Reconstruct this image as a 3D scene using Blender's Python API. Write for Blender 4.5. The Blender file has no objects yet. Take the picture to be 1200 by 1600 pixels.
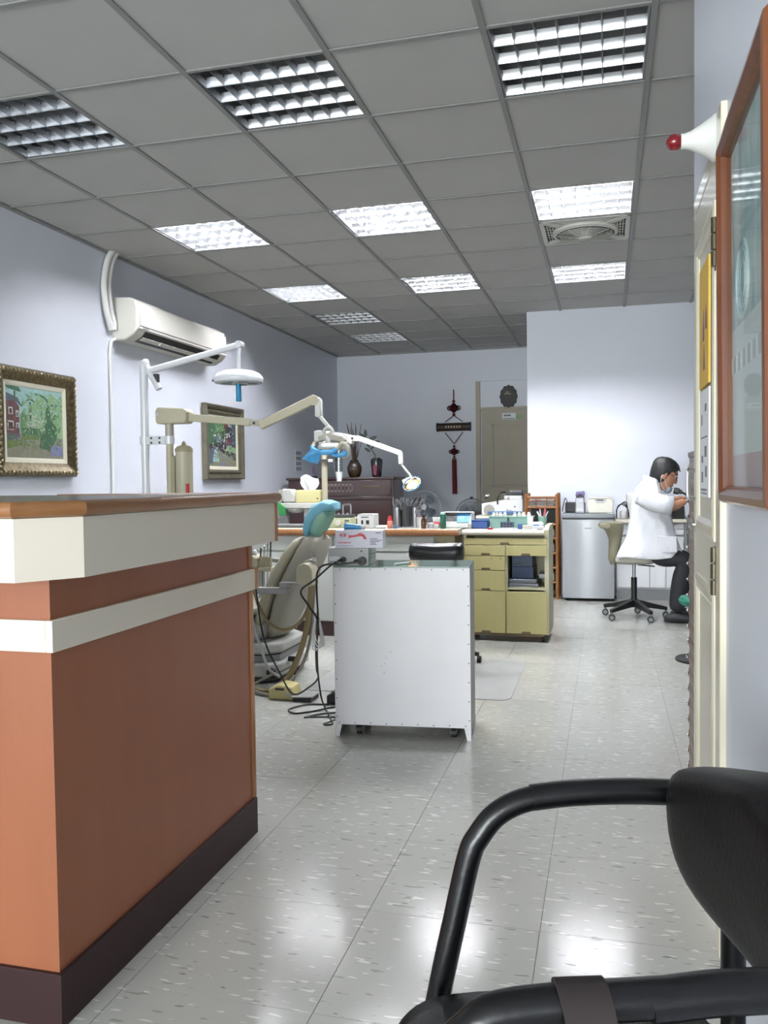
import bpy, bmesh, math, random
from mathutils import Vector, Matrix
PI = math.pi
random.seed(7)
scene = bpy.context.scene
COL = scene.collection

# ------------------------------------------------------------------ camera
cam_data = bpy.data.cameras.new('camera')
cam = bpy.data.objects.new('camera', cam_data); COL.objects.link(cam)
F_PX, YAW, PITCH, ROLL = 1320.6, 0.257901, 0.036465, -0.012654
cam_data.sensor_fit = 'AUTO'; cam_data.sensor_width = 36.0
cam_data.lens = F_PX / 1600.0 * 36.0
cam_data.clip_start = 0.02
fwd = Vector((-math.sin(YAW) * math.cos(PITCH), math.cos(YAW) * math.cos(PITCH), -math.sin(PITCH)))
rt = Vector((math.cos(YAW), math.sin(YAW), 0)); up = rt.cross(fwd)
r2 = rt * math.cos(ROLL) + up * math.sin(ROLL); u2 = -rt * math.sin(ROLL) + up * math.cos(ROLL)
cam.matrix_world = Matrix(((r2.x, u2.x, -fwd.x, 0), (r2.y, u2.y, -fwd.y, 0), (r2.z, u2.z, -fwd.z, 1.15), (0, 0, 0, 1)))
scene.camera = cam

# ------------------------------------------------------------------ world, daylight through the shop front, exposure
world = bpy.data.worlds.new('daylight'); scene.world = world
world.use_nodes = True
bg = world.node_tree.nodes['Background']
bg.inputs[0].default_value = (0.97, 0.97, 1.0, 1)
bg.inputs[1].default_value = 57.0
pl = bpy.data.lights.new('shopfront_daylight', 'AREA'); pl.shape = 'RECTANGLE'; pl.size = 3.2; pl.size_y = 2.35
pl.cycles.is_portal = True
po = bpy.data.objects.new('shopfront_daylight', pl); COL.objects.link(po)
po.location = (-1.7, -6.06, 1.3); po.rotation_euler = (PI / 2, 0, 0)
TUBE_POWER = 425.0
scene.view_settings.view_transform = 'Standard'
scene.view_settings.look = 'None'
scene.view_settings.gamma = 1.0
scene.view_settings.use_curve_mapping = False
scene.view_settings.exposure = -0.66
scene.cycles.max_bounces = 8
scene.cycles.diffuse_bounces = 4
scene.cycles.glossy_bounces = 4
scene.cycles.sample_clamp_indirect = 6.0
scene.cycles.caustics_reflective = False
scene.cycles.caustics_refractive = False

# ------------------------------------------------------------------ materials
def lin(c):
    c = c / 255.0
    return c / 12.92 if c <= 0.04045 else ((c + 0.055) / 1.055) ** 2.4
def rgb(c): return (lin(c[0]), lin(c[1]), lin(c[2]), 1)
MATS = {}
def mat(name, col, rough=0.5, metal=0.0, col2=None, scale=8.0, amount=0.5, bump=0.0, bscale=200.0, stretch=None, coat=0.0, spec=None, detail=4.0, alpha=1.0, trans=0.0, sheen=0.0, bdist=0.002):
    m = bpy.data.materials.new(name); MATS[name] = m
    m.use_nodes = True
    nt = m.node_tree; b = nt.nodes['Principled BSDF']
    b.inputs['Base Color'].default_value = rgb(col)
    b.inputs['Roughness'].default_value = rough
    b.inputs['Metallic'].default_value = metal
    if coat: b.inputs['Coat Weight'].default_value = coat; b.inputs['Coat Roughness'].default_value = 0.1
    if spec is not None: b.inputs['Specular IOR Level'].default_value = spec
    if alpha < 1: b.inputs['Alpha'].default_value = alpha
    if trans: b.inputs['Transmission Weight'].default_value = trans
    if col2 is not None or bump:
        tc = nt.nodes.new('ShaderNodeTexCoord'); mp = nt.nodes.new('ShaderNodeMapping')
        nt.links.new(tc.outputs['Object'], mp.inputs['Vector'])
        if stretch: mp.inputs['Scale'].default_value = stretch
    if col2 is not None:
        n = nt.nodes.new('ShaderNodeTexNoise'); n.inputs['Scale'].default_value = scale; n.inputs['Detail'].default_value = detail
        nt.links.new(mp.outputs[0], n.inputs['Vector'])
        r = nt.nodes.new('ShaderNodeValToRGB')
        r.color_ramp.elements[0].position = 0.5 - amount * 0.5; r.color_ramp.elements[1].position = 0.5 + amount * 0.5
        r.color_ramp.elements[0].color = rgb(col); r.color_ramp.elements[1].color = rgb(col2)
        nt.links.new(n.outputs[0], r.inputs[0]); nt.links.new(r.outputs[0], b.inputs['Base Color'])
    if bump:
        n2 = nt.nodes.new('ShaderNodeTexNoise'); n2.inputs['Scale'].default_value = bscale; n2.inputs['Detail'].default_value = 3
        nt.links.new(mp.outputs[0], n2.inputs['Vector'])
        bp = nt.nodes.new('ShaderNodeBump'); bp.inputs['Strength'].default_value = bump; bp.inputs['Distance'].default_value = bdist
        nt.links.new(n2.outputs[0], bp.inputs['Height']); nt.links.new(bp.outputs[0], b.inputs['Normal'])
    return m
def emit(name, col, strength):
    m = bpy.data.materials.new(name); MATS[name] = m; m.use_nodes = True
    b = m.node_tree.nodes['Principled BSDF']
    b.inputs['Base Color'].default_value = rgb((235, 235, 235))
    b.inputs['Emission Color'].default_value = rgb(col); b.inputs['Emission Strength'].default_value = strength
    return m
def thin_glass(name, tint=(255, 255, 255), gloss=0.08, rough=0.02, graze=0.9):
    m = bpy.data.materials.new(name); MATS[name] = m; m.use_nodes = True
    nt = m.node_tree; nt.nodes.clear()
    o = nt.nodes.new('ShaderNodeOutputMaterial'); mx = nt.nodes.new('ShaderNodeMixShader')
    t = nt.nodes.new('ShaderNodeBsdfTransparent'); g = nt.nodes.new('ShaderNodeBsdfGlossy'); fr = nt.nodes.new('ShaderNodeLayerWeight'); fr.inputs['Blend'].default_value = 0.5; pw = nt.nodes.new('ShaderNodeMath'); pw.operation = 'POWER'; pw.inputs[1].default_value = 5.0; ml = nt.nodes.new('ShaderNodeMath'); ml.operation = 'MULTIPLY'; ml.inputs[1].default_value = graze
    t.inputs[0].default_value = rgb(tint); g.inputs['Roughness'].default_value = rough
    ad = nt.nodes.new('ShaderNodeMath'); ad.operation = 'ADD'; ad.use_clamp = True; ad.inputs[1].default_value = gloss
    nt.links.new(fr.outputs['Facing'], pw.inputs[0]); nt.links.new(pw.outputs[0], ml.inputs[0]); nt.links.new(ml.outputs[0], ad.inputs[0]); nt.links.new(ad.outputs[0], mx.inputs[0])
    nt.links.new(t.outputs[0], mx.inputs[1]); nt.links.new(g.outputs[0], mx.inputs[2]); nt.links.new(mx.outputs[0], o.inputs[0])
    return m

# ------------------------------------------------------------------ mesh builder
def frame_of(d):
    d = d.normalized()
    a = Vector((0, 0, 1)) if abs(d.z) < 0.9 else Vector((1, 0, 0))
    u = d.cross(a).normalized(); return u, d.cross(u).normalized()
class MB:
    def __init__(s): s.v = []; s.f = []
    def add(s, vs, fs):
        o = len(s.v); s.v += [tuple(x) for x in vs]; s.f += [tuple(i + o for i in q) for q in fs]; return s
    def box(s, c, d, rot=None):
        hx, hy, hz = d[0] / 2, d[1] / 2, d[2] / 2
        vs = [Vector((x * hx, y * hy, z * hz)) for x, y, z in ((-1,-1,-1),(1,-1,-1),(1,1,-1),(-1,1,-1),(-1,-1,1),(1,-1,1),(1,1,1),(-1,1,1))]
        if rot is not None: vs = [rot @ v for v in vs]
        c = Vector(c)
        return s.add([v + c for v in vs], [(0,3,2,1),(4,5,6,7),(0,1,5,4),(1,2,6,5),(2,3,7,6),(3,0,4,7)])
    def b2(s, x0, x1, y0, y1, z0, z1):
        return s.box(((x0+x1)/2, (y0+y1)/2, (z0+z1)/2), (abs(x1-x0), abs(y1-y0), abs(z1-z0)))
    def loft(s, rings, caps=True, closed=False):
        n = len(rings[0]); vs = [p for r in rings for p in r]; fs = []
        m = len(rings)
        for i in range(m if closed else m - 1):
            j = (i + 1) % m
            for k in range(n):
                l = (k + 1) % n
                fs.append((i*n+k, i*n+l, j*n+l, j*n+k))
        if caps and not closed:
            fs.append(tuple(range(n))[::-1]); fs.append(tuple((m-1)*n + k for k in range(n)))
        return s.add(vs, fs)
    def cyl(s, p0, p1, r0, r1=None, n=16, caps=True):
        p0, p1 = Vector(p0), Vector(p1); r1 = r0 if r1 is None else r1
        u, w = frame_of(p1 - p0)
        ring = lambda p, r: [p + u * (r * math.cos(2*PI*k/n)) + w * (r * math.sin(2*PI*k/n)) for k in range(n)]
        return s.loft([ring(p0, r0), ring(p1, r1)], caps)
    def tube(s, pts, r, n=8, closed=False, caps=True):
        P = [Vector(p) for p in pts]; m = len(P)
        R = r if isinstance(r, (list, tuple)) else [r] * m
        rings = []; u = None
        for i in range(m):
            if closed: d = P[(i+1) % m] - P[i-1]
            else: d = P[min(i+1, m-1)] - P[max(i-1, 0)]
            d.normalize()
            if u is None: u, w = frame_of(d)
            else:
                u = u - d * u.dot(d)
                if u.length < 1e-6: u, w = frame_of(d)
                u.normalize(); w = d.cross(u)
            rings.append([P[i] + u * (R[i] * math.cos(2*PI*k/n)) + w * (R[i] * math.sin(2*PI*k/n)) for k in range(n)])
        return s.loft(rings, caps, closed)
    def lathe(s, prof, c=(0, 0, 0), n=24, axis='Z', caps=True, sx=1, sy=1):
        c = Vector(c); rings = []
        for r, z in prof:
            ring = []
            for k in range(n):
                a = 2*PI*k/n; p = (r*math.cos(a)*sx, r*math.sin(a)*sy, z)
                if axis == 'X': p = (p[2], p[0], p[1])
                elif axis == 'Y': p = (p[1], p[2], p[0])
                ring.append(c + Vector(p))
            rings.append(ring)
        return s.loft(rings, caps)
    def prism(s, outline, a, b, axis='Y'):
        def P(u, w, t): return (u, t, w) if axis == 'Y' else ((t, u, w) if axis == 'X' else (u, w, t))
        return s.loft([[P(u, w, a) for u, w in outline], [P(u, w, b) for u, w in outline]])
    def sph(s, c, r, n=16, m=10, rot=None):
        r = (r, r, r) if not isinstance(r, (tuple, list)) else r
        c = Vector(c); rings = []
        for i in range(m + 1):
            t = -PI/2 + PI * i / m; e = max(math.cos(t), 0.004)
            ring = [Vector((r[0]*e*math.cos(2*PI*k/n), r[1]*e*math.sin(2*PI*k/n), r[2]*math.sin(t))) for k in range(n)]
            if rot is not None: ring = [rot @ p for p in ring]
            rings.append([p + c for p in ring])
        return s.loft(rings)
    def mesh(s, name, m, smooth=True, ang=40):
        me = bpy.data.meshes.new(name); me.from_pydata(s.v, [], s.f)
        bm = bmesh.new(); bm.from_mesh(me); bmesh.ops.recalc_face_normals(bm, faces=bm.faces); bm.to_mesh(me); bm.free()
        if m is not None: me.materials.append(MATS[m] if isinstance(m, str) else m)
        if smooth:
            me.polygons.foreach_set('use_smooth', [True] * len(me.polygons)); me.set_sharp_from_angle(angle=math.radians(ang))
        return me
    def build(s, name, m, parent=None, bevel=0.0, seg=2, smooth=True, ang=40, sub=0):
        me = s.mesh(name, m, smooth, ang)
        o = bpy.data.objects.new(name, me); COL.objects.link(o)
        if parent is not None: o.parent = parent
        if bevel:
            bv = o.modifiers.new('bevel', 'BEVEL'); bv.width = bevel; bv.segments = seg; bv.limit_method = 'ANGLE'; bv.angle_limit = math.radians(35); bv.harden_normals = False
        if sub:
            sb = o.modifiers.new('sub', 'SUBSURF'); sb.levels = sub; sb.render_levels = sub
        return o
def wloc(o):
    p = Vector((0, 0, 0))
    while o is not None: p += o.location; o = o.parent
    return p
def wbuild(s, name, m, parent, **k):
    # vertices given in room coordinates, stored relative to the parent thing
    p = wloc(parent)
    s.v = [(x - p.x, y - p.y, z - p.z) for x, y, z in s.v]
    return s.build(name, m, parent, **k)
MB.wbuild = wbuild
def bx(c, d, rot=None): return MB().box(c, d, rot)
def b2(*a): return MB().b2(*a)
def tag(o, label=None, cat=None, group=None, kind=None):
    if label: o['label'] = label
    if cat: o['category'] = cat
    if group: o['group'] = group
    if kind: o['kind'] = kind
    return o
def thing(name, label, cat, loc=(0, 0, 0), rz=0.0, group=None):
    o = bpy.data.objects.new(name, None); COL.objects.link(o)
    o.empty_display_size = 0.05; o.location = loc; o.rotation_euler = (0, 0, rz)
    return tag(o, label, cat, group)
def copy_obj(o, parent=None, name=None):
    c = o.copy(); COL.objects.link(c); c.parent = parent
    if name: c.name = name
    for ch in [x for x in bpy.data.objects if x.parent == o]: copy_obj(ch, c)
    return c
def dup(root, loc, rz=0.0, label=None):
    c = copy_obj(root); c.location = loc; c.rotation_euler = (0, 0, rz)
    if label: c['label'] = label
    return c
def inst(me, name, parent, loc=(0, 0, 0), rot=(0, 0, 0), scale=(1, 1, 1)):
    o = bpy.data.objects.new(name, me); COL.objects.link(o); o.parent = parent
    o.location = loc; o.rotation_euler = rot; o.scale = scale
    return o
def text(name, body, size, m, parent, loc, rot, ext=0.0003, align='LEFT'):
    c = bpy.data.curves.new(name, 'FONT'); c.body = body; c.size = size; c.extrude = ext; c.align_x = align; c.resolution_u = 2
    t_ = bpy.data.objects.new(name, c); me = bpy.data.meshes.new_from_object(t_); bpy.data.objects.remove(t_); me.materials.clear(); me.materials.append(MATS[m])
    o = bpy.data.objects.new(name, me); COL.objects.link(o)
    o.parent = parent; o.location = loc; o.rotation_euler = rot
    return o
def arc(c, r, a0, a1, n=8, plane='XZ'):
    out = []
    for i in range(n + 1):
        a = a0 + (a1 - a0) * i / n; u, w = r*math.cos(a), r*math.sin(a)
        out.append(Vector(c) + (Vector((u, 0, w)) if plane == 'XZ' else Vector((0, u, w)) if plane == 'YZ' else Vector((u, w, 0))))
    return out
def smooth_path(pts, n=6, closed=False):
    P = [Vector(p) for p in pts]; out = []; m = len(P)
    for i in range(m if closed else m - 1):
        if closed: p0, p1, p2, p3 = P[i-1], P[i], P[(i+1) % m], P[(i+2) % m]
        else: p0, p1, p2, p3 = P[max(i-1, 0)], P[i], P[i+1], P[min(i+2, m-1)]
        for k in range(n):
            t = k / n
            out.append(0.5 * ((2*p1) + (p2-p0)*t + (2*p0-5*p1+4*p2-p3)*t*t + (3*p1-p0-3*p2+p3)*t**3))
    if not closed: out.append(P[-1])
    return out

# colours of things themselves
mat('wall_paint', (217, 221, 231), 0.4, col2=(222, 225, 233), scale=1.5, amount=0.6, bump=0.06, bscale=60)
mat('ceiling_board', (190, 188, 184), 0.8, col2=(184, 183, 180), scale=3, bump=0.15, bscale=150)
mat('grid_metal', (138, 138, 136), 0.5)
mat('white_metal', (225, 226, 224), 0.35, col2=(215, 217, 216), scale=6)
mat('louver', (230, 232, 236), 0.26, 1.0)
mat('louver_cross', (160, 162, 164), 0.35, 0.9)
mat('housing', (150, 152, 154), 0.35, 0.8)
emit('tube_lit', (246, 248, 255), TUBE_POWER)
mat('tube_off', (225, 228, 228), 0.3)
mat('black', (18, 18, 19), 0.45)
mat('black_gloss', (14, 14, 15), 0.22, coat=0.3)
mat('dark_grey', (52, 53, 54), 0.5)
mat('mid_grey', (120, 122, 124), 0.5)
mat('light_grey', (190, 192, 192), 0.45)
mat('chrome', (215, 216, 218), 0.15, 1.0)
mat('steel', (165, 167, 170), 0.3, 1.0)
mat('white_plastic', (232, 232, 228), 0.35)
mat('cream_plastic', (222, 219, 204), 0.4)
mat('beige', (186, 180, 156), 0.45, col2=(176, 170, 146), scale=5)
mat('beige_dark', (158, 150, 122), 0.5)
mat('paper', (236, 237, 238), 0.7)
mat('blue_film', (62, 142, 200), 0.25, col2=(96, 168, 214), scale=25, bump=0.3, bscale=40)
mat('red', (168, 28, 34), 0.4)
mat('rubber', (30, 30, 31), 0.6)
thin_glass('clear_glass', (250, 253, 252), 0.03)
thin_glass('picture_glass', (252, 254, 253), 0.01, 0.03, 0.35)
# ================================================================== the setting
CZ = 2.812; G = 0.605; GX0 = 0.1687; GY0 = 3.163
XL, XR, YB, YF, YC, XC = -3.445, 0.27, 10.72, -6.0, 8.57, -0.765
XE = 2.1            # right end of the rear room

# floor material: grey vinyl with white and dark chips, waxed
def floor_material():
    m = bpy.data.materials.new('vinyl_tile'); MATS['vinyl_tile'] = m; m.use_nodes = True
    nt = m.node_tree; b = nt.nodes['Principled BSDF']; L = nt.links.new
    geo = nt.nodes.new('ShaderNodeNewGeometry')
    def noise(scale, st, det=2.0, loc=(0, 0, 0)):
        mp = nt.nodes.new('ShaderNodeMapping'); mp.inputs['Scale'].default_value = st; mp.inputs['Location'].default_value = loc
        L(geo.outputs['Position'], mp.inputs['Vector'])
        n = nt.nodes.new('ShaderNodeTexNoise'); n.inputs['Scale'].default_value = scale; n.inputs['Detail'].default_value = det
        L(mp.outputs[0], n.inputs['Vector']); return n
    def step(n, a, w=0.02):
        r = nt.nodes.new('ShaderNodeMapRange'); r.inputs['From Min'].default_value = a; r.inputs['From Max'].default_value = a + w
        L(n.outputs[0], r.inputs['Value']); return r
    def mixc(fac, a, c):
        mx = nt.nodes.new('ShaderNodeMix'); mx.data_type = 'RGBA'
        L(fac, mx.inputs['Factor'])
        if isinstance(a, tuple): mx.inputs['A'].default_value = rgb(a)
        else: L(a, mx.inputs['A'])
        mx.inputs['B'].default_value = rgb(c); return mx.outputs['Result']
    base = mixc(noise(2.0, (1, 1, 1), 5).outputs[0], (180, 179, 172), (173, 173, 167))
    c1 = mixc(step(noise(30.0, (0.55, 2.2, 1), 1.0), 0.66).outputs[0], base, (208, 208, 202))
    c2 = mixc(step(noise(30.0, (0.6, 2.4, 1), 1.0, (13, 7, 0)), 0.72).outputs[0], c1, (130, 128, 121))
    c3 = mixc(step(noise(28.0, (0.5, 2.2, 1), 1.0, (3, 27, 0)), 0.69).outputs[0], c2, (150, 154, 142))
    L(c3, b.inputs['Base Color'])
    rr = nt.nodes.new('ShaderNodeMapRange'); rr.inputs['To Min'].default_value = 0.1; rr.inputs['To Max'].default_value = 0.2
    L(noise(3.0, (1, 1, 1), 4).outputs[0], rr.inputs['Value']); L(rr.outputs[0], b.inputs['Roughness'])
    b.inputs['Specular IOR Level'].default_value = 0.55
    bp = nt.nodes.new('ShaderNodeBump'); bp.inputs['Strength'].default_value = 0.10; bp.inputs['Distance'].default_value = 0.003
    L(noise(9.0, (1, 1, 1), 2).outputs[0], bp.inputs['Height']); L(bp.outputs[0], b.inputs['Normal'])
floor_material()
mat('joint', (112, 112, 108), 0.8)

TS = 0.4517; TX0 = -0.168; TY0 = 2.14
fl = MB().b2(XL, XE, YF, YB, -0.1, -0.003)
floor = tag(fl.build('floor', 'joint'), kind='structure')
rest = MB()
ix0, ix1 = -7, 3; iy0, iy1 = -3, 14
xa, xb = max(XL, TX0 + ix0*TS), TX0 + ix1*TS; ya, yb = TY0 + iy0*TS, TY0 + iy1*TS
tile_me = MB().b2(-TS/2 + 0.0008, TS/2 - 0.0008, -TS/2 + 0.0008, TS/2 - 0.0008, -0.0035, 0).mesh('floor_tile', 'vinyl_tile', smooth=False)
for i in range(ix0, ix1):
    for j in range(iy0, iy1):
        cx, cy = TX0 + (i + .5)*TS, TY0 + (j + .5)*TS
        sx = 1.0
        if cx - TS/2 < XL: sx = (cx + TS/2 - XL)/TS; cx = (cx + TS/2 + XL)/2
        inst(tile_me, 'floor_tile', floor, (cx, cy, random.uniform(-0.0004, 0)), (0, 0, 0), (sx, 1, 1))
for a in ((XL, XE, YF, ya), (XL, XE, yb, YB), (xb, XE, ya, yb)):
    rest.b2(a[0], a[1], a[2], a[3], -0.0035, -0.0004)
rest.build('floor_tiles_beyond', 'vinyl_tile', floor, smooth=False)

# walls
tag(b2(XL - .12, XL, YF, YB, -.1, 3.0).build('wall_left', 'wall_paint'), kind='structure')
tag(b2(XL - .12, XC, YB, YB + .12, -.1, 3.0).build('wall_back', 'wall_paint'), kind='structure')
wc = MB().b2(XC, XE, YC, YC + .12, -.1, 3.0).b2(XC, XC + .12, YC + .12, YB, -.1, 3.0)
tag(wc.build('wall_column', 'wall_paint'), kind='structure')
tag(b2(XE, XE + .12, 2.75, YC, -.1, 3.0).build('wall_far_right', 'wall_paint'), kind='structure')
# right wall, ends at the door; return wall beyond it
YD0, YD1, ZD = 2.16, 2.85, 1.955
wr = MB().b2(XR, XR + .12, YF, YD0, -.1, 3.0).b2(XR, XR + .12, YD0, 2.87, ZD + .02, 3.0).b2(XR + .12, XE, 2.75, 2.87, -.1, 3.0).b2(XR, XR + .12, YD1, 2.87, 0, ZD + .02)
tag(wr.build('wall_right', 'wall_paint'), kind='structure')
# shop front behind the photographer
wf = MB().b2(XL, -3.3, YF - .12, YF, -.1, 3.0).b2(-.1, XR, YF - .12, YF, -.1, 3.0).b2(-3.3, -.1, YF - .12, YF, 2.5, 3.0).b2(-3.3, -.1, YF - .12, YF, -.1, 0.12)
tag(wf.build('wall_front', 'wall_paint'), kind='structure')
wn = tag(thing('window_1', 'shop front glazing behind the photographer', None, (-1.7, YF - .06, 0.12)), kind='structure')
fr = MB()
for x in (-1.575, -.525, .525, 1.575): fr.box((x, 0, 1.19), (.05, .06, 2.38))
fr.box((0, 0, .025), (3.2, .06, .05)).box((0, 0, 2.355), (3.2, .06, .05)).build('window_frame', 'mid_grey', wn)
for x in (-1.05, 0, 1.05): b2(x - .52, x + .52, -.003, .003, .05, 2.33).build('pane', 'clear_glass', wn)
# wall angle trim under the ceiling (dark shadow line in the photo)
tag(b2(XL, XL + .018, YF, YB, CZ - .018, CZ - .002).build('trim_1', 'grid_metal'), kind='structure')
tag(b2(XL, XC, YB - .018, YB, CZ - .018, CZ - .002).build('trim_2', 'grid_metal'), kind='structure')

# ceiling: slab, grid bars, boards laid in, open cells for lamps and the fan
ceil = MB().b2(XL, XE, YF, YB, 2.96, 3.0)
ceil.b2(XL, XR, YF, 1.348, CZ, CZ + .012)
ceiling = tag(ceil.build('ceiling', 'ceiling_board'), kind='structure')
LIT = [(-5, 3), (-3, 3), (-1, 3), (-5, 6), (-3, 6), (-1, 6)]
OFF = [(-5, 0), (-3, 0), (-1, 0), (-5, 8), (-5, 10)]
FAN = [(-1, 4)]
tile2 = MB().b2(-G/2 + .008, G/2 - .008, -G/2 + .008, G/2 - .008, 0, .012).mesh('ceiling_tile', 'ceiling_board', smooth=False)
for i in range(-6, 4):
    for j in range(-3, 13):
        if (i, j) in LIT + OFF + FAN: continue
        x0, x1 = GX0 + i*G, GX0 + (i+1)*G; y0, y1 = GY0 + j*G, GY0 + (j+1)*G
        if x0 >= XR - .11 and y0 < 2.8: continue
        if x0 > XC and y0 > YC: continue
        if x0 > 1.3: continue
        sx = sy = 1.0; cx, cy = (x0+x1)/2, (y0+y1)/2
        a0, a1 = max(x0, XL + .01), x1; d0, d1 = y0, min(y1, YB - .005)
        inst(tile2, 'ceiling_tile', ceiling, ((a0+a1)/2, (d0+d1)/2, CZ + .001 + random.uniform(0, .0015)), (0, 0, 0), ((a1-a0)/G, (d1-d0)/G, 1))
for i in range(-5, 4):
    x = GX0 + i*G
    y1 = YB if x < XC else YC
    y0 = 1.348 if x < XR else 2.88
    b2(x - .012, x + .012, y0, y1, CZ - .006, CZ + .001).build('grid_bar', 'grid_metal', ceiling, smooth=False)
for j in range(-3, 13):
    y = GY0 + j*G
    if y > YB: continue
    x1 = XC if y > YC else (XE if y > 2.88 else XR)
    b2(XL, x1, y - .009, y + .009, CZ - .005, CZ + .001).build('grid_bar', 'grid_metal', ceiling, smooth=False)

# recessed louvre lamps
def make_lamp(lit):
    t = thing('ceiling_lamp', None, 'lamp')
    h = MB()
    s = G/2 - .014
    h.b2(-s, s, -s, s, .088, .092)
    for a in ((-s, -s + .004, -s, s), (s - .004, s, -s, s), (-s, s, -s, -s + .004), (-s, s, s - .004, s)): h.b2(*a, 0, .088)
    h.build('housing', 'housing', t, smooth=False)
    tm = MB().cyl((-.27, 0, 0), (.27, 0, 0), .013, n=8).mesh('fluorescent_tube', 'tube_lit' if lit else 'tube_off')
    for k in range(4): inst(tm, 'fluorescent_tube', t, (0, (-1.5 + k)*.142, .051))
    # long blades run with the tubes: curved V section, wide on top
    sec = []
    for q in range(5): z = q/4; sec.append((-.0015 - .016*z**1.6, .004 + .034*z))
    sec2 = sec + [(-a, b) for a, b in sec[::-1]]
    bm_ = MB().prism(sec2, -.284, .284, 'X').mesh('long_blade', 'louver', ang=50)
    for k in range(-1, 2): inst(bm_, 'long_blade', t, (0, k*.142, 0))
    half = [(0, .004)] + [(.0015 + .016*(q/4)**1.6, .004 + .034*q/4) for q in range(5)] + [(0, .038)]
    hm = MB().prism(half, -.284, .284, 'X').mesh('long_blade', 'louver', ang=50)
    inst(hm, 'long_blade', t, (0, -.286, 0)); inst(hm, 'long_blade', t, (0, .286, 0), (0, 0, PI))
    cm = MB()
    for k in range(4):
        y0, y1 = -.284 + k*.142, -.284 + (k+1)*.142
        n = 6; v = []; 
        for q in range(n + 1):
            u = q/n; yy = y0 + (y1 - y0)*u
            v.append((yy, .004))
        cm.prism([(-.001, .002), (.001, .002), (.005, .03), (-.005, .03)], y0 + .003, y1 - .003, 'Y')
    cme = cm.mesh('cross_blade', 'louver_cross', smooth=False)
    for k in range(1, 7): inst(cme, 'cross_blade', t, (-.284 + .568*k/7, 0, 0))
    for sx in (-1, 1): inst(cme, 'cross_blade', t, (sx*.283, 0, 0))
    return t
def cell(i, j): return (GX0 + (i + .5)*G, GY0 + (j + .5)*G, CZ)
LAMP_LABELS = {(-5, 3): 'lit louvre ceiling lamp nearest the wall air conditioner', (-3, 3): 'lit louvre ceiling lamp in the middle of the nearer lit row',
    (-1, 3): 'lit louvre ceiling lamp directly in front of the ceiling fan', (-5, 6): 'small-looking lit louvre ceiling lamp beyond the air conditioner, leftmost of the far lit row',
    (-3, 6): 'lit louvre ceiling lamp in the middle of the far lit row', (-1, 6): 'lit louvre ceiling lamp behind the ceiling fan, towards the bright partition wall',
    (-5, 0): 'unlit louvre ceiling lamp cut by the left picture edge', (-3, 0): 'unlit louvre ceiling lamp in the middle of the nearest row',
    (-1, 0): 'unlit louvre ceiling lamp with bright reflections, nearest the right wall', (-5, 8): 'unlit louvre ceiling lamp behind the lit rows, nearer of the dark pair',
    (-5, 10): 'unlit louvre ceiling lamp closest to the back wall'}
lit0 = make_lamp(True); off0 = make_lamp(False)
for k, c in enumerate(LIT):
    o = lit0 if k == 0 else copy_obj(lit0)
    o.location = cell(*c); tag(o, LAMP_LABELS[c], 'lamp', 'lit louvre ceiling lamps')
for k, c in enumerate(OFF):
    o = off0 if k == 0 else copy_obj(off0)
    o.location = cell(*c); tag(o, LAMP_LABELS[c], 'lamp', 'unlit louvre ceiling lamps')

# ceiling circulation fan
mat('fan_white', (216, 215, 206), 0.45)
cf = thing('ceiling_fan', 'square white ceiling circulation fan with round slatted grille', 'fan', cell(-1, 4))
s = G/2 - .014
m = MB()
for a in ((-s, s, -s, -s + .03), (-s, s, s - .03, s), (-s, -s + .03, -s, s), (s - .03, s, -s, s)): m.b2(*a, -.008, .012)
for a in (PI/4, 3*PI/4):
    for q in (-1, 1):
        m.box((q*.30*math.cos(a), q*.30*math.sin(a), -.002), (.17, .05, .018), Matrix.Rotation(a, 3, 'Z'))
m.build('frame', 'fan_white', cf, bevel=.003)
b2(-s, s, -s, s, .05, .06).build('backing', 'dark_grey', cf)
for k in range(4):
    g_ = MB()
    for q in range(7):
        d = .17 + q*.018
        w = min(d - .03, .24)
        g_.box((0, d, 0), (2*w*.82, .006, .014))
    for q in (-.12, -.06, 0, .06, .12): g_.box((q, .225, .004), (.004, .11, .006))
    g_.build('vent_grille', 'fan_white', cf, smooth=False).rotation_euler = (0, 0, k*PI/2)
MB().lathe([(.19, -.03), (.215, -.022), (.215, .01), (.185, .01), (.18, -.026)], n=40, caps=False).build('ring', 'fan_white', cf)
g_ = MB()
for q in range(1, 10):
    r = .03 + q*.0165
    g_.tube([(r*math.cos(2*PI*k/32), r*math.sin(2*PI*k/32), -.032 - .02*(1 - (r/.2)**2)) for k in range(32)], .0022, 5, closed=True)
for q in range(8):
    a = q*PI/4; g_.tube([(r*math.cos(a + r), r*math.sin(a + r), -.030 - .02*(1 - (r/.2)**2)) for r in (.04, .1, .15, .185)], .0025, 5)
g_.build('round_grille', 'fan_white', cf)
MB().lathe([(.001, -.062), (.035, -.06), (.045, -.05), (.045, -.035)], n=24).build('hub_cap', 'fan_white', cf)
bl = MB()
for q in range(4):
    bl.box((.11*math.cos(q*PI/2), .11*math.sin(q*PI/2), .01), (.14, .07, .004), Matrix.Rotation(q*PI/2, 3, 'Z') @ Matrix.Rotation(.4, 3, 'X'))
bl.build('blades', 'mid_grey', cf)
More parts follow.
